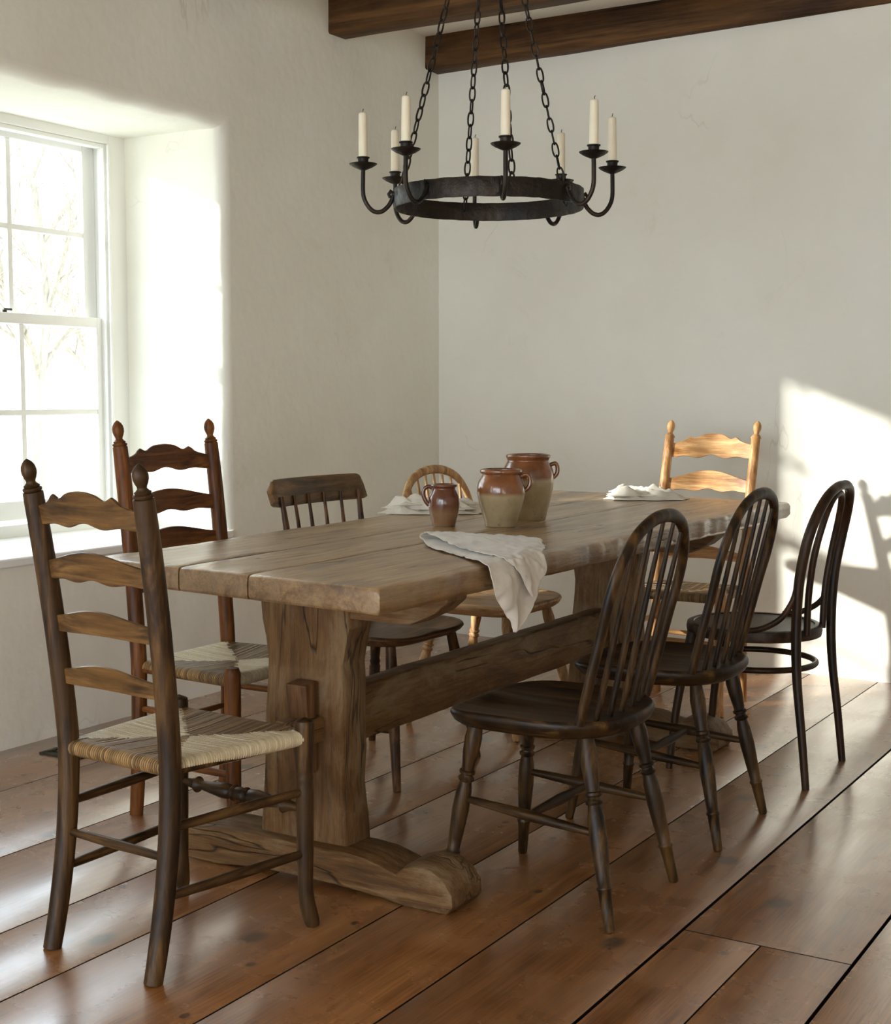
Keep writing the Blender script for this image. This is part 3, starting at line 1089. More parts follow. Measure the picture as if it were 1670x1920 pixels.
SL3 = [(0.970, 0.918, 0.040, 0.012, 0.008), (0.835, 0.790, 0.034, 0.010, 0.0), (0.690, 0.650, 0.026, 0.0, 0.0), (0.560, 0.528, 0.022, 0.0, 0.0)]
ladder_chair('pale honey ladder-back chair at far end of table, against the back wall', (-1.940, 4.92, 0), pi, HONEY,
             dict(rw=0.175, fw=0.19, yr=-0.15, yf=0.15, H=1.06, seat=0.44, yknee=-0.135, ytop=-0.27, slats=SL3, side=(0.165, 0.302), rear=0.242, front=0.262, pale=(), pr=0.019, plainfront=True), rough=0.4, seed=6.0)

# ------------------------------------------------------------------ Windsor (hoop-back) chairs
LEGP = [(0.0, 0.0095), (0.01, 0.0115), (0.12, 0.0135), (0.20, 0.0150), (0.205, 0.0175), (0.215, 0.0175), (0.222, 0.0145), (0.30, 0.0165), (0.45, 0.0200), (0.56, 0.0185), (0.615, 0.0145),
        (0.622, 0.0185), (0.635, 0.0195), (0.645, 0.0150), (0.655, 0.0140), (0.662, 0.0185), (0.675, 0.0190), (0.682, 0.0145), (0.70, 0.0150), (0.78, 0.0190), (0.86, 0.0205), (0.94, 0.0165), (1.0, 0.0140)]

def dshape(hw, yf, yb, n=64, flat=0.55):
    """seat outline: fairly flat front with rounded corners, round back"""
    out = []
    for i in range(n):
        a = 2 * pi * i / n
        c, s = cos(a), sin(a)
        if s >= 0:       # front half
            e = 2.0 / 4.2
            x = hw * math.copysign(abs(c) ** e, c)
            y = yf * abs(s) ** e
        else:
            e = 2.0 / 2.5
            x = hw * math.copysign(abs(c) ** e, c)
            y = yb * abs(s) ** e
        out.append((x, y))
    return out

def seat_mesh(mb, outline, z, th, saddle=0.012, rnd_=0.008, ridge=True):
    cx = sum(p[0] for p in outline) / len(outline)
    cy = sum(p[1] for p in outline) / len(outline)
    ymax = max(p[1] for p in outline)
    def ring(sc, zz, fn=None):
        r = []
        for x, y in outline:
            X, Y = cx + (x - cx) * sc, cy + (y - cy) * sc
            r.append((X, Y, zz + (fn(X, Y, sc) if fn else 0)))
        return r
    def dish(X, Y, sc):
        d = 1 - min(1, sc) ** 3
        rid = 0.010 * math.exp(-(X / 0.035) ** 2) * max(0, (Y) / ymax) * (1 if ridge else 0)
        return -saddle * d + rid * (sc < 0.99) * min(1, d * 3) - 0.010 * (max(0, Y / ymax) ** 3) * (1 if ridge else 0)
    rings = [ring(0.25, z - th), ring(0.90, z - th), ring(0.965, z - th * 0.75), ring(1.0, z - th * 0.40)]
    for sc, dz in ((1.0, rnd_), (0.992, rnd_ * 0.4), (0.975, 0.0)):
        rings.append([(X, Y, z - dz + dish(X, Y, 1.0)) for (X, Y, _) in ring(sc, 0)])
    for sc in (0.93, 0.86, 0.76, 0.64, 0.5, 0.35, 0.2, 0.08, 0.01):
        rings.append(ring(sc, z, dish))
    mb.loft(rings)

def hoop_path(hb, hm, z0, ztop, y0, ytop, n=48, tw=1.0):
    """points of a back bow, half width hb at the seat, hm at its widest"""
    pts = []
    H = ztop - z0
    ctrl = [(hb, 0), (hb + (hm - hb) * 0.45, 0.22), (hm * 0.97, 0.46), (hm, 0.62), (hm * 0.93, 0.78), (hm * 0.70, 0.915), (hm * 0.36, 0.982), (0, 1.0)]
    full = ctrl + [(-a, b) for a, b in reversed(ctrl[:-1])]
    P = [(a, y0 + (ytop - y0) * b, z0 + H * b) for a, b in full]
    return crom(P, 5)

def windsor(label, loc, rz, cols, q, rough=0.4, seed=0.0, wear=0.5):
    W = lambda ax: wood(*cols, axis=ax, rough=rough, wear=wear, seed=seed, bump=0.3)
    root = thing('windsor_chair', label, 'chair', loc, rz, q.get('group'))
    zs = q['seat']
    mb = MB()
    seat_mesh(mb, dshape(q['hw'], q['yf'], q['yb']), zs, 0.042, saddle=0.015)
    mb.build('seat', W('y'), root, smooth=60)
    tops = {}
    for (sx, sy), (fx, fy) in q['feet'].items():
        a = Vector((fx, fy, 0))
        tx = sx * (q['hw'] * 0.60)
        ty = q['yf'] * 0.66 if sy > 0 else q['yb'] * 0.62
        b = Vector((tx, ty, zs - 0.022))
        tops[(sx, sy)] = (a, b)
        mb = MB()
        mb.turned(a, b, LEGP, 18)
        mb.build('leg', W('z'), root, smooth=50)
    zst = q.get('zst', 0.20)
    mids = []
    for sx in (-1, 1):
        P = []
        for sy in (1, -1):
            a, b = tops[(sx, sy)]
            z = zst + (0.02 if sy > 0 else 0.0)
            P.append(a.lerp(b, z / b.z))
        mids.append((P[0] + P[1]) / 2)
        mb = MB()
        mb.turned(P[0], P[1], [(0, .007), (.1, .009), (.35, .0115), (.5, .0135), (.65, .0115), (.9, .009), (1, .007)], 14)
        mb.build('stretcher', W('y'), root)
    mb = MB()
    mb.turned(mids[0], mids[1], [(0, .007), (.1, .009), (.5, .013), (.9, .009), (1, .007)], 14)
    mb.build('stretcher', W('x'), root)
    # bow
    hp = hoop_path(q['hb'], q['hm'], zs - 0.004, q['top'], q['y0'], q['ytop'])
    mb = MB()
    back = Vector((0, q['ytop'] - q['y0'], q['top'] - zs)).normalized()
    nrm = Vector((0, back.z, -back.y))
    n = len(hp)
    rr = [q.get('bow', 0.0135) * lerp_tab([(0, .92), (.3, 1.0), (.5, 1.12), (.7, 1.0), (1, .92)], i / (n - 1)) for i in range(n)]
    mb.tube(hp, rr, seg=14, flat=0.80, up=nrm)
    mb.build('bow', W('z'), root, smooth=60)
    ns = q['n']
    for i in range(ns):
        u = -1 + 2 * (i + 1) / (ns + 1)
        xb = u * q['hb'] * 0.98
        xt = u * q['hm'] * 1.0
        # find bow height at xt
        zt = q['top']
        yt = q['ytop']
        for A, B in zip(hp, hp[1:]):
            if (A.x - xt) * (B.x - xt) <= 0 and A.z > zs + 0.5 * (q['top'] - zs):
                t = (A.x - xt) / (A.x - B.x) if A.x != B.x else 0
                c = A.lerp(B, t)
                zt, yt = c.z, c.y
                break
        bx = q['y0'] - 0.018 * (1 - u * u) * q.get('arc', 1.0)
        a = Vector((xb, bx, zs - 0.006))
        b = Vector((xt, yt, zt))
        mb = MB()
        mb.turned(a, b, [(0, .0062), (.12, .0074), (.4, .0072), (.8, .0056), (1, .0048)], 10)
        mb.build('spindle', W('z'), root)
    return root

OLIVE = (s2l(15, 10, 5), s2l(38, 25, 11), s2l(86, 61, 31))
qd = dict(seat=0.445, hw=0.215, yf=0.215, yb=-0.215, hb=0.182, hm=0.194, top=0.892, y0=-0.145, ytop=-0.262, n=5, bow=0.0145,
          feet={(-1, 1): (-0.150, 0.215), (1, 1): (0.165, 0.180), (-1, -1): (-0.205, -0.232), (1, -1): (0.165, -0.230)}, group='dark hoop-back chairs')
w5 = windsor('dark hoop-back spindle chair on right side of table, nearest the camera', (-1.460, 2.905, 0), pi / 2, OLIVE, qd, seed=2.0)
w6 = copy_thing(w5, (-1.455, 3.545, 0), pi / 2 + 0.01, 'dark hoop-back spindle chair between the nearest hoop-back chair and the bentwood chair')
w6.scale = (1, 1, 1.012)
LIGHT = (s2l(128, 88, 50), s2l(176, 134, 88), s2l(208, 172, 126))
ql = dict(seat=0.452, hw=0.235, yf=0.205, yb=-0.215, hb=0.185, hm=0.228, top=0.892, y0=-0.165, ytop=-0.245, n=7, bow=0.0145,
          feet={(-1, 1): (-0.215, 0.215), (1, 1): (0.215, 0.215), (-1, -1): (-0.215, -0.232), (1, -1): (0.215, -0.230)}, zst=0.19)
ql['feet'] = {(-1, 1): (0.22, 0.22), (1, 1): (-0.22, 0.22), (-1, -1): (0.20, -0.225), (1, -1): (-0.20, -0.225)}
ql['feet'] = {(sx, sy): (sx * abs(x), y) for (sx, sy), (x, y) in ql['feet'].items()}
windsor('pale natural hoop-back spindle chair behind the jug, on window side of table', (-2.42, 4.29, 0), -pi / 2, LIGHT, ql, seed=5.0)

# ------------------------------------------------------------------ stick-back chair with slab crest rail
def crest_chair():
    cols = (s2l(36, 24, 14), s2l(74, 48, 27), s2l(124, 88, 54))
    W = lambda ax: wood(*cols, axis=ax, rough=0.38, wear=0.6, seed=9.0)
    root = thing('stick_back_chair', 'dark stick-back chair with broad slab top rail on window side of table', 'chair', (-2.42, 3.60, 0), -pi / 2)
    zs = 0.450
    mb = MB()
    seat_mesh(mb, dshape(0.235, 0.205, -0.205), zs, 0.034, saddle=0.012)
    mb.build('seat', W('x'), root, smooth=60)
    for sx in (-1, 1):
        for sy in (-1, 1):
            a = (sx * 0.235, 0.205 if sy > 0 else -0.205, 0)
            b = (sx * 0.17, 0.14 if sy > 0 else -0.14, zs - 0.022)
            mb = MB()
            mb.turned(a, b, [(0, .012), (.1, .0135), (.35, .016), (.62, .019), (.64, .015), (.66, .018), (.68, .015), (.8, .018), (1, .015)], 16)
            mb.build('leg', W('z'), root, smooth=50)
    for sx in (-1, 1):
        mb = MB()
        mb.turned((sx * .212, .182, .17), (sx * .212, -.182, .17), [(0, .007), (.5, .012), (1, .007)], 12)
        mb.build('stretcher', W('y'), root)
    mb = MB()
    mb.turned((-.212, 0, .17), (.212, 0, .17), [(0, .007), (.5, .012), (1, .007)], 12)
    mb.build('stretcher', W('x'), root)
    yb, yt, zc = -0.175, -0.235, 0.828
    for i in range(6):
        u = -1 + 2 * i / 5
        r = 1.6 if i in (0, 5) else 1.0
        a = (u * 0.185, yb - 0.02 * (1 - u * u), zs - 0.006)
        b = (u * 0.205, yt - 0.022 * (1 - u * u), zc + 0.02)
        mb = MB()
        mb.turned(a, b, [(0, .007 * r), (.2, .0085 * r), (.5, .0085 * r), (.85, .0058 * r), (1, .005 * r)], 12)
        mb.build('spindle', W('z'), root)
    # crest slab, bowed in plan, leaning back
    rings = []
    n = 36
    for i in range(n + 1):
        u = -1 + 2 * i / n
        x = u * 0.245
        bow = -0.032 * (1 - u * u)
        rr = 0.03
        d = max(0, abs(x) - (0.245 - rr))
        cut = rr - sqrt(max(0, rr * rr - d * d))
        z0, z1 = zc - 0.012 + cut * 0.25, zc + 0.072 - cut
        t = 0.011
        y = yt + bow
        ln = -0.016
        rings.append([(x, y - t, z0), (x, y - t + ln, z1 - .006), (x, y - t * .4 + ln, z1), (x, y + t * .4 + ln, z1), (x, y + t + ln, z1 - .006), (x, y + t, z0)])
    mb = MB()
    mb.loft(rings)
    mb.build('crest_rail', wood(s2l(48, 38, 26), s2l(86, 68, 46), s2l(128, 96, 62), 'x', rough=0.34, wear=0.8, seed=12.0, sc=0.8), root, smooth=40, bevel=0.002)
crest_chair()

# ------------------------------------------------------------------ bentwood chair
def bentwood():
    cols = (s2l(22, 14, 8), s2l(46, 30, 17), s2l(74, 52, 32))
    W = lambda ax: wood(*cols, axis=ax, rough=0.34, wear=0.35, seed=14.0, bump=0.12)
    root = thing('bentwood_chair', 'dark bentwood cafe chair with round seat at right, in sun patch by back wall', 'chair', (-1.43, 4.20, 0), pi / 2)
    zs = 0.455
    # local: +y front (world -x), x = world y
    mb = MB()
    N = 56
    def circ(r, z, sq=1.0):
        return [(r * cos(2 * pi * k / N), r * sin(2 * pi * k / N) * sq, z) for k in range(N)]
    R = 0.205
    mb.loft([circ(R - .02, zs - .036), circ(R, zs - .034), circ(R + .003, zs - .018), circ(R, zs - .003), circ(R - .006, zs), circ(R - .02, zs), circ(R - .022, zs - .003), circ(0.01, zs - .007)])
    mb.build('seat', W('x'), root, smooth=50)
    # outer bow: rear legs and back in one bent piece
    P = [(-0.192, -0.232, 0.0), (-0.188, -0.215, 0.16), (-0.182, -0.196, 0.32), (-0.180, -0.190, 0.46), (-0.184, -0.196, 0.60), (-0.186, -0.216, 0.72), (-0.165, -0.238, 0.805),
         (-0.118, -0.256, 0.862), (-0.055, -0.265, 0.886), (0, -0.267, 0.890)]
    P = P + [(-a, b, c) for a, b, c in reversed(P[:-1])]
    mb = MB()
    pts = crom(P, 6)
    n = len(pts)
    mb.tube(pts, [0.0155 * lerp_tab([(0, .72), (.15, .95), (.3, 1.0), (.5, .9), (.7, 1.0), (.85, .95), (1, .72)], i / (n - 1)) for i in range(n)], 14)
    mb.build('back_frame', W('z'), root, smooth=60)
    P = [(-0.080, -0.192, 0.44), (-0.084, -0.196, 0.56), (-0.090, -0.212, 0.68), (-0.080, -0.234, 0.78), (-0.052, -0.250, 0.845), (0, -0.256, 0.866)]
    P = P + [(-a, b, c) for a, b, c in reversed(P[:-1])]
    mb = MB()
    mb.tube(crom(P, 6), 0.0105, 12)
    mb.build('inner_bow', W('z'), root, smooth=60)
    # front legs
    for sx in (-1, 1):
        P = [(sx * 0.175, 0.205, 0.0), (sx * 0.165, 0.185, 0.2), (sx * 0.150, 0.155, 0.38), (sx * 0.145, 0.145, 0.43)]
        mb = MB()
        pts = crom(P, 6)
        mb.tube(pts, [0.011 + 0.006 * i / (len(pts) - 1) for i in range(len(pts))], 14)
        mb.build('leg', W('z'), root)
    mb = MB()
    mb.tube([(0.182 * cos(2 * pi * k / 60), -0.005 + 0.185 * sin(2 * pi * k / 60), 0.335) for k in range(60)], 0.0095, 12, closed=True)
    mb.build('ring_stretcher', W('x'), root)
    # curved brackets between seat and back
    for sx in (-1, 1):
        P = [(sx * 0.196, -0.03, zs + 0.000), (sx * 0.198, -0.09, zs + 0.012), (sx * 0.194, -0.145, zs + 0.045), (sx * 0.190, -0.178, zs + 0.095), (sx * 0.187, -0.190, zs + 0.135)]
        mb = MB()
        mb.tube(crom(P, 6), 0.009, 10)
        mb.build('bracket', W('z'), root)
bentwood()

# ------------------------------------------------------------------ stoneware
def stoneware(split, glaze, body, seed, rough=0.16, soft=0.006):
    m = NT('salt_glazed_stoneware')
    tc = m.n('ShaderNodeTexCoord')
    sp = m.n('ShaderNodeSeparateXYZ')
    m.l(tc.outputs['Object'], sp.inputs[0])
    add = m.n('ShaderNodeVectorMath', operation='ADD')
    m.l(tc.outputs['Object'], add.inputs[0])
    add.inputs[1].default_value = (seed, seed, seed)
    n = m.noise(add.outputs[0], 14, 5, 0.6)
    n2 = m.noise(add.outputs[0], 70, 3)
    z = m.math('ADD', sp.outputs[2], m.math('MULTIPLY', m.math('SUBTRACT', n, 0.5), soft * 1.5))
    f = m.n('ShaderNodeMapRange')
    f.inputs['From Min'].default_value = split - soft
    f.inputs['From Max'].default_value = split + soft
    m.l(z, f.inputs['Value'])
    g = m.mix(m.ramp(n, [(0.35, (0, 0, 0)), (0.65, (1, 1, 1))]), glaze[0], glaze[1])
    b = m.mix(m.ramp(n, [(0.35, (0, 0, 0)), (0.65, (1, 1, 1))]), body[0], body[1])
    b = m.mix(m.math('MULTIPLY', m.ramp(n2, [(0.64, (0, 0, 0)), (0.72, (1, 1, 1))]), 0.5), b, s2l(92, 70, 48))
    col = m.mix(f.outputs[0], b, g)
    return m.out(col, rough, m.bump(n2, 0.04, 0.002), Coat_Weight=0.5, Coat_Roughness=0.08)

def pot(name, label, cat, loc, prof, mat, inner, handles, rot=0.0):
    root = thing(name, label, cat, loc, rot, 'stoneware pots on the table')
    mb = MB()
    N = 56
    P = crom([(r, 0, z) for r, z in prof], 4)
    rings = [(p.x, p.z) for p in P]
    # inside
    h = prof[-1][1]
    ins = [(prof[-1][0] - 0.004, h + 0.0005), (prof[-1][0] - 0.007, h - 0.003)] + [(r - 0.007, z) for r, z in reversed(prof[1:-1]) if z > 0.01] + [(0.002, 0.010)]
    rings += ins
    rr = [[(r * cos(2 * pi * k / N), r * sin(2 * pi * k / N), z) for k in range(N)] for r, z in rings]
    mb.loft(rr)
    mb.build('pot_body', mat, root, smooth=60)
    for hp, r, flat in handles:
        mb = MB()
        mb.tube(crom(hp, 7), r, 12, flat=flat, up=(0, 1, 0))
        mb.build('handle', mat, root, smooth=60)
    return root

BR = (s2l(96, 56, 30), s2l(136, 84, 46))
TAN = (s2l(150, 132, 100), s2l(172, 156, 124))
view = Vector((-0.52, 0.854, 0))
side = Vector((0.854, 0.52, 0))
ang = atan2(0.52, 0.854)
# small jug
jl = Vector((-2.123, 3.478, TZ)) + view * 0.036
pot('stoneware_jug', 'small brown stoneware jug with one handle, leftmost of the pots', 'jug', jl,
    [(0.030, 0.0), (0.0335, 0.001), (0.0375, 0.016), (0.0430, 0.040), (0.0460, 0.064), (0.0440, 0.086), (0.0370, 0.102), (0.0335, 0.109), (0.0345, 0.113), (0.0385, 0.117), (0.0390, 0.121), (0.0370, 0.123)],
    stoneware(0.052, (s2l(84, 48, 32), s2l(112, 66, 44)), (s2l(120, 88, 62), s2l(140, 108, 80)), 1.0, soft=0.012), None,
    [([(-0.034, 0, 0.112), (-0.046, 0, 0.116), (-0.058, 0, 0.108), (-0.061, 0, 0.092), (-0.054, 0, 0.074), (-0.044, 0, 0.060)], 0.0060, 0.8)], ang)
jm = Vector((-1.971, 3.551, TZ)) + view * 0.043
pot('stoneware_jar', 'medium two-tone stoneware jar with small side handle, in front of the tall jar', 'jar', jm,
    [(0.042, 0.0), (0.0465, 0.001), (0.0500, 0.018), (0.0600, 0.050), (0.0690, 0.085), (0.0710, 0.108), (0.0670, 0.130), (0.0580, 0.147), (0.0550, 0.152), (0.0590, 0.155), (0.0620, 0.159), (0.0620, 0.165), (0.0590, 0.168)],
    stoneware(0.096, BR, TAN, 2.0), None,
    [([(0.056, 0, 0.146), (0.072, 0, 0.152), (0.083, 0, 0.143), (0.085, 0, 0.126), (0.078, 0, 0.112), (0.068, 0, 0.105)], 0.0065, 0.9)], ang)
jb = Vector((-2.003, 3.78, TZ)) + view * 0.048
pot('stoneware_jar', 'tall two-tone stoneware jar, rearmost and largest of the pots', 'jar', jb,
    [(0.050, 0.0), (0.0545, 0.001), (0.0600, 0.022), (0.0690, 0.060), (0.0775, 0.100), (0.0800, 0.128), (0.0770, 0.155), (0.0680, 0.175), (0.0640, 0.182), (0.0650, 0.187), (0.0680, 0.193), (0.0685, 0.199), (0.0655, 0.202)],
    stoneware(0.128, BR, TAN, 3.0), None,
    [([(0.070, 0, 0.170), (0.083, 0, 0.174), (0.090, 0, 0.164), (0.090, 0, 0.146), (0.082, 0, 0.134), (0.076, 0, 0.130)], 0.0065, 0.9)], ang)

# ------------------------------------------------------------------ linen napkins
def linen(name, c):
    m = NT(name)
    tc = m.coords((1, 1, 1))
    n = m.noise(tc, 18, 4)
    n2 = m.noise(tc, 420, 2)
    col = m.mix(m.ramp(n, [(0.3, (0, 0, 0)), (0.7, (1, 1, 1))]), tuple(x * 0.9 for x in c), c)
    return m.out(col, 0.9, m.bump(n2, 0.35, 0.001), Sheen_Weight=0.3, Specular_IOR_Level=0.2)
M_LINEN = linen('natural_linen', s2l(206, 200, 188))
M_LINEN2 = linen('cream_linen', s2l(226, 220, 206))

def surf(ctrl, nu=10, nv=10):
    rows = [crom(r, nu) for r in ctrl]
    cols = list(zip(*rows))
    cc = [crom(c, nv) for c in cols]
    return [list(r) for r in zip(*cc)]

def napkin_patch(name, ctrl, mat, parent, wr=0.003, seed=0.0, freq=26, nu=10, th=0.0016, minz=None):
    g = surf(ctrl, nu, nu)
    out = []
    for i, r in enumerate(g):
        row = []
        for j, p in enumerate(r):
            d = wr * noise.noise(Vector((p.x * freq + seed, p.y * freq, p.z * freq))) + wr * 0.5 * noise.noise(Vector((p.x * freq * 2.3 + seed, p.y * freq * 2.1, p.z * 40)))
            q = Vector((p.x + d * 0.6, p.y, p.z + abs(d)))
            if minz is not None:
                q.z = max(q.z, minz)
            row.append(q)
        out.append(row)
    mb = MB()
    mb.grid(out)
    return mb.build(name, mat, parent, smooth=75, solid=th, fix=False)

def napkins():
    Z = TZ + 0.0035
    # hanging napkin on the right edge, origin on the table edge
    ox, oy = -1.68, 2.95
    root = thing('linen_napkin', 'grey linen napkin draped over the right edge of the table', 'napkin', (ox, oy, TZ), 0, 'linen napkins on the table')
    L = lambda x, y, z: (x - ox, y - oy, z - TZ)
    # lower layer: lies on the top then hangs down to a point
    A = [[L(-1.955, 3.100, Z), L(-1.895, 3.155, Z), L(-1.82, 3.19, Z), L(-1.745, 3.225, Z)],
         [L(-1.850, 2.965, Z), L(-1.780, 3.03, Z + .003), L(-1.71, 3.09, Z), L(-1.655, 3.15, Z + .002)],
         [L(-1.680, 2.830, Z), L(-1.640, 2.88, Z + .005), L(-1.60, 2.98, Z + .001), L(-1.575, 3.04, Z + .004)],
         [L(-1.552, 2.715, Z + .002), L(-1.546, 2.79, Z + .004), L(-1.546, 2.86, Z + .004), L(-1.546, 2.93, Z + .002)],
         [L(-1.522, 2.700, Z - .030), L(-1.514, 2.77, Z - .028), L(-1.520, 2.85, Z - .026), L(-1.518, 2.925, Z - .024)],
         [L(-1.522, 2.720, Z - .075), L(-1.508, 2.775, Z - .080), L(-1.520, 2.835, Z - .080), L(-1.512, 2.905, Z - .075)],
         [L(-1.520, 2.762, Z - .120), L(-1.506, 2.785, Z - .130), L(-1.516, 2.815, Z - .125), L(-1.508, 2.865, Z - .115)],
         [L(-1.516, 2.788, Z - .160), L(-1.510, 2.794, Z - .163), L(-1.512, 2.800, Z - .160), L(-1.508, 2.812, Z - .150)]]
    napkin_patch('lower_fold', A, M_LINEN, root, 0.0065, 1.0, 34, 12)
    # upper folded layer
    Z2 = Z + 0.007
    B = [[L(-1.960, 3.112, Z2 + .012), L(-1.915, 3.16, Z2 + .010), L(-1.84, 3.205, Z2 + .004), L(-1.735, 3.250, Z2)],
         [L(-1.880, 3.045, Z2 + .010), L(-1.82, 3.10, Z2 + .012), L(-1.75, 3.15, Z2 + .008), L(-1.66, 3.20, Z2 + .002)],
         [L(-1.760, 2.935, Z2 + .003), L(-1.70, 3.00, Z2 + .009), L(-1.65, 3.05, Z2 + .006), L(-1.605, 3.10, Z2 + .004)],
         [L(-1.650, 2.845, Z2 + .004), L(-1.60, 2.90, Z2 + .006), L(-1.57, 2.97, Z2 + .006), L(-1.553, 3.02, Z2 + .004)],
         [L(-1.545, 2.790, Z2 + .000), L(-1.530, 2.83, Z2 - .002), L(-1.528, 2.88, Z2 - .002), L(-1.526, 2.945, Z2 - .002)],
         [L(-1.508, 2.800, Z2 - .030), L(-1.502, 2.83, Z2 - .034), L(-1.506, 2.87, Z2 - .036), L(-1.500, 2.925, Z2 - .034)],
         [L(-1.506, 2.828, Z2 - .065), L(-1.500, 2.842, Z2 - .068), L(-1.502, 2.862, Z2 - .068), L(-1.498, 2.890, Z2 - .062)],
         [L(-1.504, 2.852, Z2 - .092), L(-1.500, 2.856, Z2 - .094), L(-1.500, 2.862, Z2 - .093), L(-1.498, 2.870, Z2 - .090)]]
    napkin_patch('upper_fold', B, M_LINEN, root, 0.0070, 4.0, 36, 12)
    # rolled edge that joins the two layers at the left end
    C = [[L(-1.950, 3.096, Z), L(-1.970, 3.105, Z + .006), L(-1.972, 3.112, Z + .014), L(-1.958, 3.114, Z2 + .012)],
         [L(-1.925, 3.140, Z), L(-1.948, 3.148, Z + .006), L(-1.945, 3.152, Z + .013), L(-1.920, 3.158, Z2 + .010)],
         [L(-1.880, 3.175, Z), L(-1.890, 3.185, Z + .004), L(-1.885, 3.19, Z + .010), L(-1.86, 3.195, Z2 + .005)]]
    napkin_patch('fold_edge', C, M_LINEN, root, 0.001, 5.0, 20, 6)

    # crumpled napkins: low folded heaps
    def heap(label, cx, cy, a, b, rz, h, seed, mat, fold):
        r = thing('linen_napkin', label, 'napkin', (cx, cy, TZ), rz, 'linen napkins on the table')
        for layer in range(3):
            rows = []
            n = 46
            rnd = random.Random(seed + layer)
            ph = rnd.uniform(0, 6)
            A_, B_ = a * (1 - 0.13 * layer), b * (1 - 0.22 * layer)
            ddx, ddy = rnd.uniform(-0.015, 0.015), rnd.uniform(-0.01, 0.01)
            tw = rnd.uniform(-0.25, 0.25)
            for i in range(n + 1):
                row = []
                u = -1 + 2 * i / n
                for j in range(n + 1):
                    v = -1 + 2 * j / n
                    ex = 1 + 0.10 * sin(3 * v + ph) + 0.05 * sin(7 * v + ph * 2)
                    ey = 1 + 0.12 * sin(2.5 * u + ph) + 0.05 * sin(8 * u)
                    x = u * A_ * ex
                    y = v * B_ * ey
                    X = x * cos(tw) - y * sin(tw) + ddx
                    Y = x * sin(tw) + y * cos(tw) + ddy
                    edge = min(1.0, 3.0 * (1 - max(abs(u), abs(v))))
                    w = noise.noise(Vector((x * 34 + seed, y * 44, layer * 5.1)))
                    w2 = noise.noise(Vector((x * 9 + seed, y * 46 + x * 20, layer * 3.3)))
                    z = 0.0025 + layer * h * 0.30 + edge * h * 0.28 * (1 + 0.9 * w + 0.9 * w2) + fold * edge * max(0, w2) * h
                    row.append((X, Y, max(0.0015 + layer * 0.002, z)))
                rows.append(row)
            mb = MB()
            mb.grid(rows)
            mb.build('cloth_fold', mat, r, smooth=75, solid=0.0016, fix=False)
    heap('white folded napkin lying behind the small jug', -2.40, 3.86, 0.160, 0.060, radians(30), 0.046, 3, M_LINEN2, 0.5)
    heap('cream crumpled napkin on the far end of the table', -2.07, 4.80, 0.140, 0.085, radians(26), 0.044, 8, M_LINEN2, 0.6)
napkins()

# ------------------------------------------------------------------ chandelier
def iron():
    m = NT('hammered_black_iron')
    n = m.noise(m.coords((1, 1, 1)), 45, 5, 0.6)
    n2 = m.noise(m.coords((1, 1, 1)), 9, 4)
    col = m.mix(m.ramp(n2, [(0.35, (0, 0, 0)), (0.7, (1, 1, 1))]), s2l(30, 29, 28), s2l(58, 48, 38))
    return m.out(col, m.ramp(n, [(0.3, 0.38), (0.7, 0.6)]), m.bump(n, 0.6, 0.006), Metallic=0.7)
M_IRON = iron()
def wax():
    m = NT('ivory_wax')
    n = m.noise(m.coords((1, 1, 1)), 20, 3)
    return m.out(m.mix(n, s2l(222, 214, 188), s2l(236, 230, 208)), 0.45, None, Subsurface_Weight=0.25, Subsurface_Scale=0.01)
M_WAX = wax()
M_WICK = simple('charred_wick', (0.03, 0.025, 0.02), 0.9)

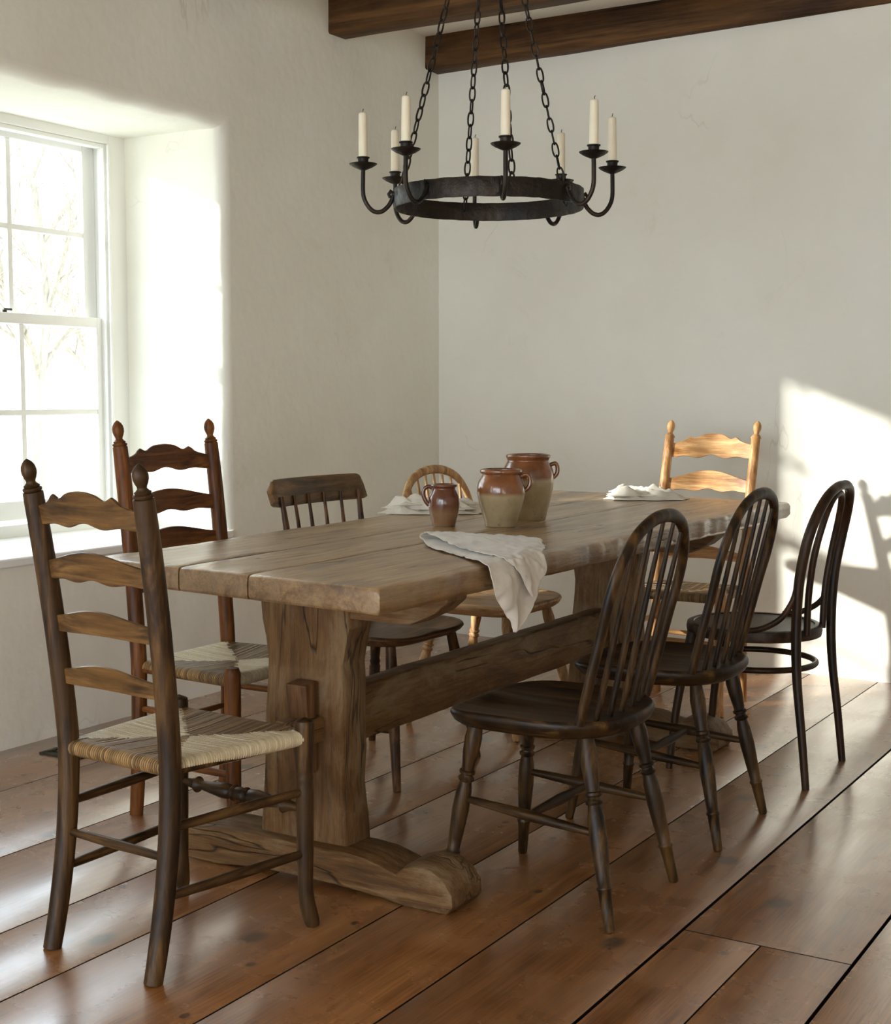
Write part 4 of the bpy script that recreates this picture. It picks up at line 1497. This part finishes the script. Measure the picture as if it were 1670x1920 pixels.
def chandelier():
    D = 3.98
    az = radians(31.334) - math.atan(80 / 2636.0)
    cx, cy = -D * sin(az), D * cos(az)
    zb = 1.677                       # bottom of the ring
    R, RA, hgt = 0.262, 0.350, 0.052
    root = thing('ring_chandelier', 'black iron ring chandelier on four chains above the table', 'chandelier', (cx, cy, zb))
    to_cam = atan2(-cy, -cx)        # direction to the camera in plan
    def pol(r, a, z):
        """a : degrees from the direction to the camera, positive to the picture's right"""
        th = to_cam + radians(a)
        return Vector((r * cos(th), r * sin(th), z))
    N = 120
    mb = MB()
    prof = [(R - .002, 0), (R + .002, 0), (R + .003, .002), (R + .003, hgt - .002), (R + .002, hgt), (R - .002, hgt), (R - .003, hgt - .002), (R - .003, .002)]
    ringv = []
    for k in range(N):
        th = 2 * pi * k / N
        w = 0.0016 * noise.noise(Vector((cos(th) * 9, sin(th) * 9, 0)))
        ringv.append([((r + w) * cos(th), (r + w) * sin(th), z + w) for r, z in prof])
    base = len(mb.v)
    for r in ringv:
        for p in r:
            mb.vert(p)
    for k in range(N):
        for j in range(8):
            a = base + k * 8 + j
            b = base + k * 8 + (j + 1) % 8
            c = base + ((k + 1) % N) * 8 + (j + 1) % 8
            d = base + ((k + 1) % N) * 8 + j
            mb.f.append((a, d, c, b))
    mb.build('ring', M_IRON, root, smooth=40)
    zc = 0.108                      # saucer height above the ring's bottom
    words = {7: 'ivory candle at the front of the chandelier ring, nearest the camera',
             52: 'ivory candle at front right of the chandelier, inside the outermost right one',
             97: 'ivory candle at the far right of the chandelier, outermost right',
             142: 'ivory candle at rear right of the chandelier, the lower one beside the chain',
             187: 'ivory candle at the very back of the chandelier, half hidden by a chain',
             232: 'ivory candle at rear left of the chandelier, partly behind a nearer candle',
             277: 'ivory candle at the far left of the chandelier, outermost left',
             322: 'ivory candle at front left of the chandelier, overlapping the rear left one'}
    for i, a in enumerate((7, 52, 97, 142, 187, 232, 277, 322)):
        P = [pol(R + .004, a, .036), pol(R + .010, a, .020), pol(R + .020, a, .004), pol(R + .038, a, -.010), pol(R + .058, a, -.010), pol(R + .076, a, .006), pol(RA, a, .034),
             pol(RA + .001, a, .075), pol(RA, a, zc)]
        mb = MB()
        mb.tube(crom(P, 6), 0.0062, 10)
        # small scroll that grips the band
        c = pol(R + .008, a, .030)
        mb.tube([pol(R + .005, a, .040), pol(R + .012, a, .046), pol(R + .018, a, .038), pol(R + .014, a, .028)], [.005, .006, .005, .004], 8)
        arm = mb.build('candle_arm', M_IRON, root, smooth=60)
        cpos = pol(RA, a, zc)
        up = Vector((0, 0, 1))
        mb = MB()
        mb.turned(cpos - up * .006, cpos + up * .012, [(0, .006), (.2, .015), (.5, .027), (.85, .037), (1.0, .039), (1.0, .0375), (.85, .034), (.55, .022), (.35, .010)], 28)
        mb.build('drip_pan', M_IRON, arm, smooth=50)
        mb = MB()
        mb.turned(cpos + up * .002, cpos + up * .030, [(0, .013), (.1, .0145), (.85, .0145), (.9, .018), (1.0, .018), (1.0, .0150), (.6, .0146)], 24)
        mb.build('candle_socket', M_IRON, arm, smooth=40)
        # candle : its own thing, stands in the socket
        rnd = random.Random(i)
        hc = 0.132 if a not in (7, 52, 322) else 0.128
        cd = thing('candle', words[a], 'candle', tuple(Vector((cx, cy, zb)) + cpos + up * .0190), rnd.uniform(0, 6), 'candles on the chandelier')
        cd.rotation_euler = (rnd.uniform(-.012, .012), rnd.uniform(-.012, .012), 0)
        mb = MB()
        mb.turned((0, 0, 0), (0, 0, hc), [(0, .0124), (.5, .0122), (.96, .0115), (.985, .0105), (1.0, .007), (.992, .003)], 24)
        mb.build('wax', M_WAX, cd, smooth=50)
        mb = MB()
        mb.tube([(0, 0, hc - .004), (.0005, 0, hc + .005), (.002, .001, hc + .010)], .0011, 6)
        mb.build('wick', M_WICK, cd)
    # chains
    ztop = 2.655 - zb
    for a in (14, 120, 196, 290):
        A = pol(R - .004 if a in (196,) else R - .002, a, hgt * 0.55)
        B = Vector((0, 0, ztop)) + pol(0.012, a, 0)
        L = (B - A).length
        d = (B - A).normalized()
        n = int(L / 0.0345)
        step = L / n
        mb = MB()
        u0 = d.cross(Vector((0, 0, 1))).normalized()
        w0 = d.cross(u0).normalized()
        rnd = random.Random(a)
        for k in range(n):
            c = A + d * (k + 0.5) * step
            ang2 = (k % 2) * pi / 2 + pi / 4 + rnd.uniform(-.25, .25)
            u = u0 * cos(ang2) + w0 * sin(ang2)
            hl, hw = step * 0.5 + .0024, .0085
            pts = []
            for q in range(16):
                th = 2 * pi * q / 16
                sx = cos(th)
                yy = sin(th)
                pts.append(c + u * (hw * math.copysign(abs(sx) ** 0.7, sx)) + d * (hl * yy))
            mb.tube(pts, .0027, 6, closed=True)
        mb.build('chain', M_IRON, root, smooth=60)
    mb = MB()
    mb.tube([Vector((0.022 * cos(t), 0.022 * sin(t) * 0, ztop + 0.004 + 0.022 * sin(t))) for t in [2 * pi * k / 24 for k in range(24)]], .004, 8, closed=True)
    mb.build('hanging_ring', M_IRON, root, smooth=60)
chandelier()

# ------------------------------------------------------------------ floor register
def vent():
    m = simple('dark_green_painted_iron', s2l(52, 56, 42), 0.5, 0.3)
    root = thing('floor_vent', 'dark green metal floor vent beside the left wall under the window', 'vent', (-3.36, 3.30, 0))
    mb = MB()
    X, Y, t, h = 0.085, 0.175, 0.018, 0.006
    mb.box((-X, -Y, 0), (X, -Y + t, h))
    mb.box((-X, Y - t, 0), (X, Y, h))
    mb.box((-X, -Y + t, 0), (-X + t, Y - t, h))
    mb.box((X - t, -Y + t, 0), (X, Y - t, h))
    mb.build('frame', m, root, bevel=0.0015)
    mb = MB()
    for k in range(16):
        y = -Y + t + 0.006 + k * (2 * Y - 2 * t - 0.006) / 16
        mb.box((-X + t, y, 0.0008), (X - t, y + 0.006, 0.004))
    mb.build('grille', simple('vent_slats', s2l(34, 38, 30), 0.6, 0.3), root)
vent()
